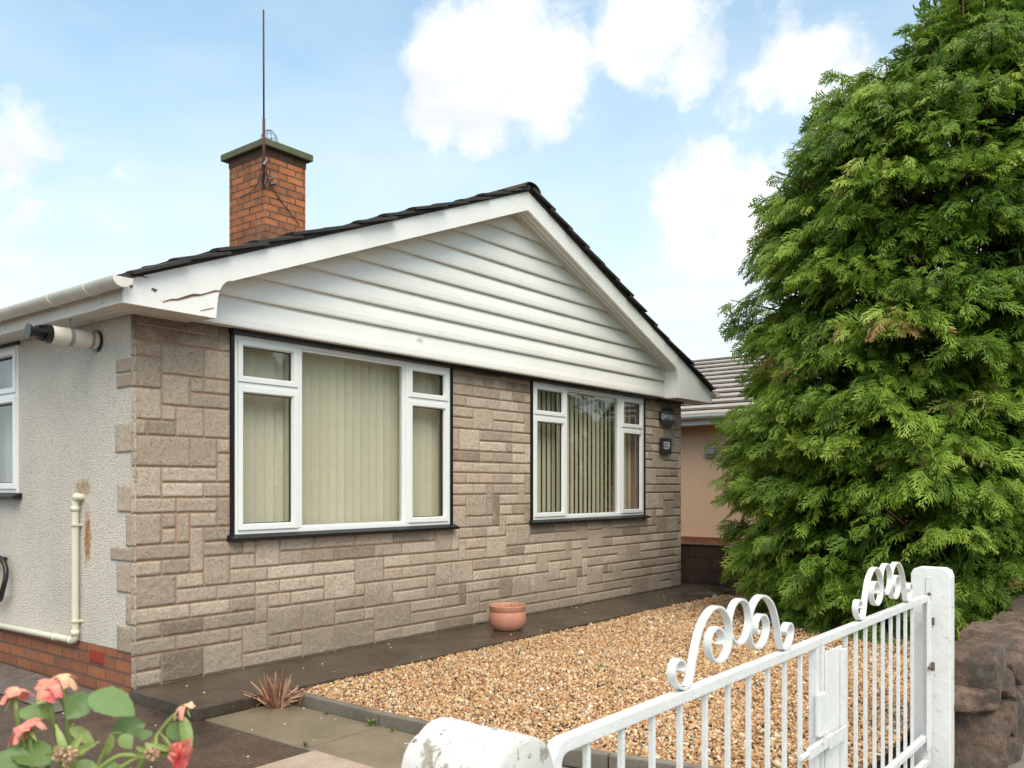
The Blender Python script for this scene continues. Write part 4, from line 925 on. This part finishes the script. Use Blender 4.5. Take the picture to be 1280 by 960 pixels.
b = MB(); b.box(7.14, 7.34, -3.7, 8, -.1, .46); b.box(7.12, 7.36, -3.7, 8, .461, .475)
tag(b.build('boundary_wall', M['bwall'], None, .006), 'low dark red block wall between the two bungalows', 'wall')

# ------------------------------------------------------------------ neighbour's bungalow
N_ = empty('neighbouring_bungalow', (9.5, 0, 0)); tag(N_, 'peach rendered bungalow with pale tiled roof behind the conifer', 'house')
b = MB(); b.box(0, 6.4, -2.4, 8.5, .42, 2.30); b.prism([(0, 2.30), (6.4, 2.30), (3.2, 3.5)], 'y', -2.4, 8.5); b.build('wall', M['peach'], N_)
b = MB(); b.box(-.012, 6.41, -2.41, 8.51, -.2, .419); b.build('brick_plinth', M['plinth'], N_)
b = MB(); sl_, ga = .395, .30; cs, sn = math.cos(math.atan(sl_)), math.sin(math.atan(sl_)); SLn = 3.55/cs
for sg in (1, -1):
    for j in range(int(SLn/ga)+1):
        s_lo = SLn-j*ga; s_hi = max(0, s_lo-ga-.03)
        if s_lo < .05: continue
        for i in range(38):
            y_ = -2.6+i*.30; jz = random.uniform(-.003,.003); vs = []
            def pt2(s_, up, yy): return (3.2-sg*(s_*cs)-sg*up*sn, yy, 3.60-s_*sn+up*cs)
            for (s_, up) in ((s_lo, .062+jz), (s_hi, .012)):
                for yy in (y_+.003, y_+.295): vs += [pt2(s_, up, yy), pt2(s_, up-.030, yy)]
            b.add(vs, [(0,2,6,4), (1,5,7,3), (0,1,3,2), (4,6,7,5), (0,4,5,1), (2,3,7,6)])
b.build('roof', M['ntile'], N_)
b = MB(); b.prism([(-.30, 2.20), (3.2, 3.585), (6.7, 2.20), (6.7, 2.17), (3.2, 3.53), (-.30, 2.17)], 'y', -2.55, 8.65); b.build('roof_deck', M['earth'], N_)
b = MB(); b.box(-.32, -.30, -2.55, 8.65, 2.09, 2.22); b.box(-.30, 0, -2.55, 8.65, 2.09, 2.10); b.build('fascia', M['upvc'], N_)
b = MB(); b.prism([(-.38+.055*math.cos(math.pi+math.pi*k_/12), 2.225+.055*math.sin(math.pi+math.pi*k_/12)) for k_ in range(13)], 'y', -2.6, 8.7)
for i in range(10): b.prism([(-.38+.060*math.cos(math.pi+math.pi*k_/12), 2.226+.060*math.sin(math.pi+math.pi*k_/12)) for k_ in range(13)], 'y', -2.2+i*.95, -2.17+i*.95)
b.build('gutter', M['upvc'], N_)
b = MB(); b.box(-.07, -.001, .84, 1.0, 1.66, 1.76); b.box(-.05, -.001, .86, .98, 1.62, 1.66); b.build('wall_lamp_box', M['grey'], N_, .008)

# ------------------------------------------------------------------ the conifer
def frond_template(rng, L_=.24, n=6):
    """a flat, drooping, feathery spray: central stalk with paired, forked branchlets; x forward, y sideways, z up"""
    V = []; Q = []; tip = []
    def blade(p, d, ln, w, droop, t0):
        side = np.array([-d[1], d[0], 0]); side /= (np.linalg.norm(side)+1e-9); side = side + np.array([0,0,rng.uniform(-.5,.5)]); i0 = len(V)
        m_ = p+d*ln*.55+np.array([0,0,-droop*.3*ln]); e = p+d*ln+np.array([0,0,-droop*ln])
        V.extend([p-side*w*.35, p+side*w*.35, m_+side*w*.5, m_-side*w*.5, e+side*w*.12, e-side*w*.12]); Q.extend([(i0,i0+1,i0+2,i0+3),(i0+3,i0+2,i0+4,i0+5)]); tip.extend([t0, t0, t0+.1, t0+.1, t0+.25, t0+.25])
    for i in range(n):
        t = (i+.5)/n; x = L_*t; z_ = -.42*L_*t*t; ln = L_*(.70-.50*t)*rng.uniform(.65,1.2)
        for sg in (-1, 1):
            a = math.radians(rng.uniform(26, 50)); d = np.array([math.cos(a), sg*math.sin(a), -.2*t+rng.uniform(-.22,.22)]); p = np.array([x, 0, z_])
            blade(p, d, ln, .0105, rng.uniform(.3,.6), t*.45)
            for k_ in range(2):
                q = p+d*ln*(.32+.26*k_)+np.array([0,0,-.05*ln]); s2 = 1 if k_ % 2 else -1; a2 = a*sg+s2*math.radians(rng.uniform(28,48)); d2 = np.array([math.cos(a2), math.sin(a2), -.2])
                blade(q, d2, ln*rng.uniform(.30,.48), .009, .45, t*.45+.15)
    blade(np.array([0,0,0.]), np.array([1,0,-.2]), L_*.55, .008, .1, 0); blade(np.array([L_*.5,0,-.1*L_]), np.array([1,0,-.6]), L_*.55, .009, .1, .3)
    return np.array(V), np.array(Q), np.array(tip)
def make_tree():
    rng = np.random.default_rng(3)
    T = empty('conifer_tree', (6.15, -3.0, -.07)); tag(T, 'tall dense bright green cypress conifer with several leading stems', 'tree')
    base = np.array([6.15, -3.0, -.07])
    zk = [0.0, .3, .7, 1.1, 1.6, 2.3, 3.0, 3.5, 4.0, 4.4, 4.8, 5.1, 5.5, 6.0, 6.6]
    rk = [1.50, 1.72, 1.90, 2.00, 2.00, 1.88, 1.90, 1.90, 1.86, 1.74, 1.48, 1.12, .70, .42, .10]
    def rad(z): return np.interp(z, zk, rk)
    def axis(z): q = max(0, z-3.2); return np.array([.02*z+.11*q, -.02*z-.13*q, 0])
    def squash(a, z):
        """flattened towards the street so that it stands behind the wall"""
        s_ = math.sin(a); k_ = 1.0
        if s_ < 0: k_ = 1-(.62 if z < 1.0 else (.62-.22*min(1, (z-1.0)/1.6)))*(-s_)**1.3
        return k_
    temps = [frond_template(rng, .17, 6) for _ in range(7)]
    trunk = MB()
    LD = [(.30,-.45,6.5,.06)]
    for (u_, v_, t_) in ((1152,30,7.6), (1205,-12,7.5), (1248,-40,7.8), (1108,72,8.0), (1052,96,8.2)):
        q = at(u_, v_, t_); LD.append((q.x-base[0], q.y-base[1], q.z-base[2], 0))
    for (dx, dy, hgt, lean) in LD:
        pts = [(dx*.35+dx*.65*t+lean*t+.03*math.sin(7*t+dx), dy*.35+dy*.65*t+.03*math.cos(5*t), hgt*t) for t in np.linspace(0, 1, 14)]
        trunk.tube(pts, [max(.006, .10*(1-t)**1.1) for t in np.linspace(0,1,14)], 8)
    # boughs
    VV = []; QQ = []; TT = []; nb = 0
    def emit(P, fw_, sc, tint, roll):
        nonlocal nb
        V, Q, tp = temps[rng.integers(len(temps))]
        x = fw_/np.linalg.norm(fw_); up = np.array([0,0,1.]); y = np.cross(up, x); y /= (np.linalg.norm(y)+1e-9); z_ = np.cross(x, y)
        c, s_ = math.cos(roll), math.sin(roll); y2 = y*c+z_*s_; z2 = -y*s_+z_*c
        W_ = V*sc; w = P + W_[:,:1]*x + W_[:,1:2]*y2 + W_[:,2:3]*z2
        VV.append(w); QQ.append(Q+nb); TT.append(np.clip(tint+tp*.30, 0, 1)); nb += len(V)
    def bough(z, a, rr, size, tint, nf):
        k_ = squash(a, z); out_ = np.array([math.cos(a), math.sin(a), 0]); c0 = axis(z)
        end = c0+out_*rr*k_+np.array([0,0,z]); st = c0+out_*rr*k_*.25+np.array([0,0,z-.25-.12*rr])
        mid = (st+end)/2+np.array([0,0,.06])
        if rng.random() < .5 or size < .27: trunk.tube([tuple(st), tuple(mid), tuple(end)], [.022, .014, .004], 5, cap=False)
        side = np.array([-out_[1], out_[0], 0])
        for i in range(nf):
            u = rng.random()**.7; back = size*(1-u)*1.2; lat = rng.normal(0, .42)*size; 
            P = end-out_*back+side*lat+np.array([0,0, .10*size*(1-abs(lat)/size)-.22*(u**2)*size+rng.normal(0,.045)-.22*abs(lat)])
            d = out_*(.75+.3*rng.random())+side*(lat/size*1.1+rng.normal(0,.28))+np.array([0,0,.05-.35*u+rng.normal(0,.16)])
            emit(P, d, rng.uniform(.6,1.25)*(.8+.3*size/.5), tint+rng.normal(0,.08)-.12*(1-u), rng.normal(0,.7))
    # outer boughs, more where the tree is seen from the street and the drive
    nB = 950
    zs = []
    while len(zs) < nB:
        z = rng.uniform(.05, 6.2)
        if rng.random() < rad(z)/2.34: zs.append(z)
    for z in zs:
        a = rng.uniform(0, 2*math.pi)
        facing = math.cos(a-math.radians(200))       # towards the camera
        if facing < -.25 and rng.random() < .55: continue
        R_ = rad(z); rr = R_*rng.uniform(.80, 1.02) if rng.random() < .8 else R_*rng.uniform(.58, .8)
        size = rng.uniform(.30,.52)*(1 if z < 4.6 else .7); 
        bough(z, a, rr, size, float(np.clip(rng.normal(.42, .17), .1, .85)), int(32 if facing > -.25 else 12))
    # wispy outliers on the silhouette
    for i in range(170):
        z = rng.uniform(.6, 5.3); a = rng.uniform(0, 6.283); bough(z, a, rad(z)*rng.uniform(1.0,1.07), rng.uniform(.16,.26), .35, 4)
    # leaders
    for (dx, dy, hgt, lean) in LD:
        for i in range(64):
            z = hgt-rng.uniform(-.05, 1.1); t = z/6; a = rng.uniform(0, 6.283); d = np.array([math.cos(a), math.sin(a), rng.uniform(-.1,.55)])
            P = np.array([dx+lean, dy, z])+d*rng.uniform(0,.03+.22*(hgt-z)); emit(P, d+np.array([0,0,-.3*(hgt-z)]), rng.uniform(.7,1.15), float(rng.normal(.4,.12)), rng.normal(0,.4))
    trunk.build('trunk', M['bark'], T, 0, True)
    V = np.concatenate(VV); Q = np.concatenate(QQ).ravel()
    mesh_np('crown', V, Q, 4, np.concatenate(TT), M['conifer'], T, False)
    # inner fronds in a darker tint, which close the heart of the tree
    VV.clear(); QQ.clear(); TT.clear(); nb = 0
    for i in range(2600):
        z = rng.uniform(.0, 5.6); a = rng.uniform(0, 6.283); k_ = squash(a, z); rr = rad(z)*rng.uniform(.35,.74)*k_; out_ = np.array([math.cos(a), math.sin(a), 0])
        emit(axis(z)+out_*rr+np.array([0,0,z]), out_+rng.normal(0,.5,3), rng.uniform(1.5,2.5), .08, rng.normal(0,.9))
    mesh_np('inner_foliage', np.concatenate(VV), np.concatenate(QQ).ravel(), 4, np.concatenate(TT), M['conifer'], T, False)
make_tree()

# ------------------------------------------------------------------ the rose bush in the foreground
def rose():
    B0 = Vector((-2.25, -3.35, -.07)); Rz = empty('rose_bush', B0); tag(Rz, 'rose bush with faded pink blooms and wet leaves in the foreground', 'bush')
    rnd = random.Random(12); stem = MB(); lf = MB()
    def leaf(p, d, up, ln, w, tint, fold=.25, droop=.3):
        d = d.normalized(); s_ = d.cross(up).normalized(); n_ = s_.cross(d).normalized(); N1 = 12; rows = []
        for i in range(N1+1):
            t = i/N1; ww = w*.5*(math.sin(math.pi*min(1, t**.80))**.75)*(1+.07*(i % 2)) if 0 < i < N1 else .001
            c = p + d*ln*t - n_*droop*ln*t*t
            row = []
            for q in (-1, -.5, 0, .5, 1): row.append(c + s_*ww*q + n_*(abs(q)*fold*ww + (.012*ln*math.sin(i*1.6+q*3))))
            rows.append(row)
        vs = [v for r_ in rows for v in r_]; fs = [(i*5+j, i*5+j+1, (i+1)*5+j+1, (i+1)*5+j) for i in range(N1) for j in range(4)]
        lf.add([v-B0 for v in vs], fs, tint)
    def st(pts, r0, r1, tint=.4):
        n_ = len(pts); sp_ = [];
        P = [pts[0]]+list(pts)+[pts[-1]]
        for i in range(1, len(P)-2):
            for k_ in range(5):
                t = k_/5; a, b_, c, d = P[i-1:i+3]; sp_.append(.5*((2*b_)+(-a+c)*t+(2*a-5*b_+4*c-d)*t*t+(-a+3*b_-3*c+d)*t**3))
        sp_.append(pts[-1]); m_ = len(sp_); stem.tube([p-B0 for p in sp_], [r0+(r1-r0)*i/(m_-1) for i in range(m_)], 8, tint)
    toC = (CAM-B0); toC.z = 0; toC.normalize(); right = Vector((math.sin(YAW), -math.cos(YAW), 0)); upv = Vector((0,0,1))
    root = B0+Vector((0,0,0))
    # stems: from the root up to each bloom
    def bloom(p, axis_, size, kind):
        """kind: petals list (count, length, width, tint range, openness)"""
        b = MB(); axis_ = axis_.normalized(); ref = axis_.orthogonal().normalized(); ref2 = axis_.cross(ref)
        cnt, ops, tr = kind
        for i in range(cnt):
            a = 6.283*i/cnt*1.0+rnd.uniform(-.3,.3); rdir = ref*math.cos(a)+ref2*math.sin(a); op = rnd.uniform(*ops); ln = size*rnd.uniform(.6,1.1); w = size*rnd.uniform(.42,.8); tint0 = rnd.uniform(*tr)
            s_ = rdir.cross(axis_).normalized(); N1 = 7; vs = []
            for r_ in range(N1+1):
                t = r_/N1; ang = op*(t**.7); c = p + axis_*(ln*.8*math.sin(min(1.5, 1.5*t))*math.cos(ang)) + rdir*(ln*(.12+.9*t)*math.sin(ang)*.9+size*.05) - Vector((0,0,1))*ln*.35*t*t*max(0, ang-.6)
                ww = w*(.25+.75*math.sin(math.pi*min(.93, .12+t*.75)))*.6
                for q in (-1,-.5,0,.5,1): vs.append(c + s_*ww*q - rdir*(q*q*ww*.45) + axis_*rnd.uniform(-1,1)*size*.02 + rdir*(math.sin(t*5+q*4+i)*size*.085*t) + axis_*(math.sin(t*7+q*3+i*2)*size*.06*t))
            n0 = len(b.v); b.add([v-p for v in vs], [(i_*5+j, i_*5+j+1, (i_+1)*5+j+1, (i_+1)*5+j) for i_ in range(N1) for j in range(4)], tint0)
            for r_ in range(N1+1):
                for q in range(5): b.t[n0+r_*5+q] = min(.93, max(0, tint0+.42*(1-r_/N1)**1.5-.20+rnd.uniform(-.07,.07)))
        o = b.build('bloom', M['petal'], Rz, 0, True); o.location = p-B0
        # sepals and hip
        h = MB(); h.tube([-axis_*size*.22, -axis_*size*.05, axis_*size*.06], [size*.06, size*.13, size*.12], 10, .2); h.build('hip', M['stem'], o, 0, True)
        for i in range(5):
            a = 6.283*i/5; rdir = ref*math.cos(a)+ref2*math.sin(a); leaf(p, rdir-axis_*.5, axis_, size*.75, size*.20, .95, .3, .5)
    def head(p, size):
        """spent centre: brown stamens with a ring of pale sepals"""
        b = MB()
        for i in range(40):
            d = Vector((rnd.gauss(0,1), rnd.gauss(0,1), rnd.gauss(0,1))); d = (d.normalized()+toC*.8+upv*.3).normalized(); b.tube([d*size*.1, d*size*rnd.uniform(.25,.36)], [size*.03, size*.045], 5, .97 if rnd.random() < .5 else .9)
        o = b.build('spent_bloom', M['petal'], Rz); o.location = p-B0
        for i in range(7):
            a = 6.283*i/7+rnd.uniform(-.3,.3); d = right*math.cos(a)+upv*math.sin(a)*.9; leaf(p-toC*.006, d+toC*rnd.uniform(-.5,.5), toC, size*rnd.uniform(.45,.85), size*rnd.uniform(.16,.30), rnd.uniform(.9,1.0), .4, .8)
    T_ = 1.30
    specs = [((60,862), .036, 1.28, (9,(.9,1.7),(.25,.7)), Vector((.2,0,1))+toC*.4), ((18,872), .030, 1.25, (7,(.8,1.6),(.4,.8)), upv), ((35,912), .034, 1.22, (8,(1.0,1.8),(.4,.75)), upv-right*.5), 
             ((78,852), .030, 1.36, (7,(1.1,1.9),(.5,.85)), upv), ((213,938), .044, 1.20, (7,(.5,1.2),(0,.35)), right*1.2-upv*.3+toC*.3), ((232,885), .022, 1.30, (6,(1.2,1.9),(.6,.95)), upv-right*.2)]
    for (uv, size, t, kind, ax) in specs:
        size *= .86
        p = at(*uv, t); bloom(p, ax, size, kind); low = at(uv[0]*.75+25, 990, t+.05)
        if uv == (213,938): st([at(95, 990, t), at(120,965,t), at(150,945,t), at(185,946,t), p-ax.normalized()*size*.2], .0042, .0028, .5)
        elif uv == (232,885): st([at(165,975,t), at(190,930,t), at(212,900,t), p], .0042, .0030, .45)
        else: st([root+Vector((rnd.uniform(-.1,.1),0,0)), root+(low-root)*.55+Vector((rnd.uniform(-.05,.05),0,0)), low, at(uv[0]+6, uv[1]+40, t), p-ax.normalized()*size*.2], .006, .0028, .35)
    head(at(82, 945, 1.18), .050); head(at(190, 943, 1.19), .032)
    st([root, root+(at(85,1020,1.2)-root)*.6, at(88,1010,1.2), at(84, 965, 1.19)], .006, .003, .6); st([at(150,960,1.2), at(170,948,1.2), at(188,944,1.195)], .003, .0028, .8)
    # centre stem with big leaflets
    st([root+Vector((.05,0,0)), root+(at(90,1010,1.3)-root)*.6, at(84, 985, 1.3), at(85,915,1.3), at(82,885,1.3), at(68, 855, 1.3)], .0065, .0034, .3)
    st([at(116,868,1.27), at(100,878,1.28), at(85,905,1.3)], .0016, .0022, .5)
    def lf_px(a, b_, t0, t1, w, tint, fold=.25, droop=.05, tw=0):
        p, q = at(*a, t0), at(*b_, t1); d = q-p; leaf(p, d, (toC*.8+upv*.7+right*tw), d.length, w, tint, fold, droop)
    lf_px((114,866), (168,895), 1.27, 1.24, .046, .35, .2, .0, -.2)
    lf_px((113,868), (82,898), 1.27, 1.25, .034, .30, .2, .0, .3)
    lf_px((62,955), (10,928), 1.20, 1.22, .042, .25, .3, .05)
    lf_px((88,910), (118,928), 1.28, 1.27, .020, .8, .3, .2); lf_px((52,880), (66,900), 1.28, 1.28, .018, .7, .3); lf_px((140,918), (182,905), 1.30, 1.32, .036, .15, .35, .0, .5)
    lf_px((180,912), (176,925), 1.30, 1.28, .026, .1, .35); lf_px((150,920), (165,935), 1.24, 1.24, .022, .7, .3, .1); lf_px((0,940), (28,975), 1.2, 1.18, .050, .2, .2, .1)
    lf_px((212,905), (226,925), 1.3, 1.3, .030, .45, .3, .1); lf_px((228,895), (238,945), 1.29, 1.27, .018, .75, .4, .1); lf_px((140,918), (133,945), 1.24, 1.24, .012, .9, .4, .1)
    lf_px((60,895), (20,888), 1.33, 1.33, .030, .45, .35, .1); lf_px((96,945), (112,930), 1.2, 1.2, .012, .95, .4, .1); lf_px((100,950), (115,985), 1.22, 1.2, .03, .6, .3, .1)
    lf_px((36,935), (25,905), 1.35, 1.35, .02, .4, .3, .1); lf_px((120,960), (160,985), 1.25, 1.22, .04, .4, .3, .1); lf_px((45,880), (75,858), 1.33, 1.36, .014, .9, .4, .1)
    st([at(85,915,1.3), at(92,905,1.29), at(88,912,1.285)], .0015, .0015, .6); st([at(110,985,1.27), at(135,930,1.27), at(140,918,1.27), at(152,917,1.26)], .004, .0022, .6)
    # lower foliage out of the picture, down to the ground
    for i in range(150):
        z_ = rnd.uniform(.12,.66); a = rnd.uniform(0,6.28); r_ = rnd.uniform(.05,.30); p = root+Vector((r_*math.cos(a), r_*math.sin(a), z_)); leaf(p, Vector((math.cos(a), math.sin(a), rnd.uniform(-.3,.3))), upv, rnd.uniform(.035,.06), rnd.uniform(.022,.036), rnd.uniform(.1,.6), .3, .3)
    for i in range(9):
        a = i*.7; st([root, root+Vector((.12*math.cos(a), .12*math.sin(a), .3)), root+Vector((.26*math.cos(a), .26*math.sin(a), .64))], .006, .003, .3)
    stem.build('stems', M['stem'], Rz, 0, True); lf.build('foliage', M['leaf'], Rz, 0, True)
    drops = MB()
rose()

# ------------------------------------------------------------------ across the street (seen reflected in the glass)
tree0 = bpy.data.objects['conifer_tree']
labs = ['conifer across the street opposite the left window', 'broader conifer across the street opposite the right window', 'conifer across the street beyond the parked car', 'far conifer at the end of the opposite verge', 'conifer across the street at the near end of the row']
for i, (x, y, sc_, rz_) in enumerate(((6,-19,.8,1.0),(14,-20,1.15,2.2),(27,-19,1.2,.4),(38,-20,1.0,3.3),(20,-22,1.3,4.4))):
    t_ = tree0.copy(); C.objects.link(t_); t_.location = (x, y, -.36); t_.rotation_euler = (0,0,rz_); t_.scale = (sc_,)*3
    t_['label'] = labs[i]; t_['group'] = 'conifers across the street'
    for ch_ in tree0.children:
        c_ = ch_.copy(); C.objects.link(c_); c_.parent = t_
def car():
    E_ = empty('parked_car', (19.2, -8.0, -.33)); tag(E_, 'orange red hatchback parked at the kerb along the street', 'car')
    body = m_flat('orange_car_paint', (.55,.095,.03), .25, .6, 0, .02, 5, 0); glass_ = m_flat('dark_car_glass', (.02,.025,.03), .08, .6, 0, .02, 5, 0)
    def loft(mb, secs):
        n = len(secs[0]); vs = [v for s_ in secs for v in s_]; mb.add(vs, [(i*n+j, i*n+j+1, (i+1)*n+j+1, (i+1)*n+j) for i in range(len(secs)-1) for j in range(n-1)] + [tuple(range(n)), tuple(range(len(vs)-1, len(vs)-n-1, -1))])
    side = [(-2.0,.35),(-2.05,.62),(-1.9,.86),(-1.1,.98),(1.75,1.02),(1.98,.9),(2.03,.5),(1.95,.32),(1.62,.30),(1.50,.55),(1.28,.63),(1.05,.55),(.93,.28),(-.93,.28),(-1.05,.55),(-1.28,.63),(-1.50,.55),(-1.62,.30)]
    b = MB(); b.prism(side, 'y', -.84, .84); b.build('body', body, E_, .05)
    b = MB(); lo = [(-1.15,.98),(1.85,1.0)]; 
    b.add([(-1.15,-.80,.97),(1.88,-.80,.99),(1.35,-.60,1.47),(-.35,-.60,1.47),(-1.15,.80,.97),(1.88,.80,.99),(1.35,.60,1.47),(-.35,.60,1.47)], [(0,1,2,3),(4,7,6,5),(3,2,6,7),(0,3,7,4),(1,5,6,2),(0,4,5,1)]); b.build('greenhouse_glass', glass_, E_, .03)
    b = MB(); b.prism([(-.42,1.46),(1.42,1.46),(1.30,1.50),(-.30,1.50)], 'y', -.62, .62); b.build('car_roof', body, E_, .01)
    for sy in (-.81, .81):
        for xx in (.45,): b = MB(); b.tube([(xx, sy, .98), (xx-.02, sy*.75, 1.47)], .035, 6); b.build('door_pillar', body, E_)
    for xx in (-1.28, 1.28):
        for sy in (-.85, .85):
            b = MB(); b.tube([(xx, sy-.09, .31), (xx, sy+.09 if sy < 0 else sy+.02, .31)], .31, 28); o = b.build('wheel', M['plastic'], E_, .02)
            b = MB(); b.tube([(xx, sy*1.03-.02, .31), (xx, sy*1.03+.04, .31)], .19, 20); b.build('rim', M['grey'], o)
    for sy in (-.6, .6): b = MB(); b.box(-2.06, -1.98, sy-.16, sy+.16, .66, .78); b.build('headlight', M['upvc'], E_, .02)
    for sy in (-.66, .66): b = MB(); b.box(1.95, 2.03, sy-.1, sy+.1, .70, .90); b.build('tail_light', M['airbrick'], E_, .02)
car()
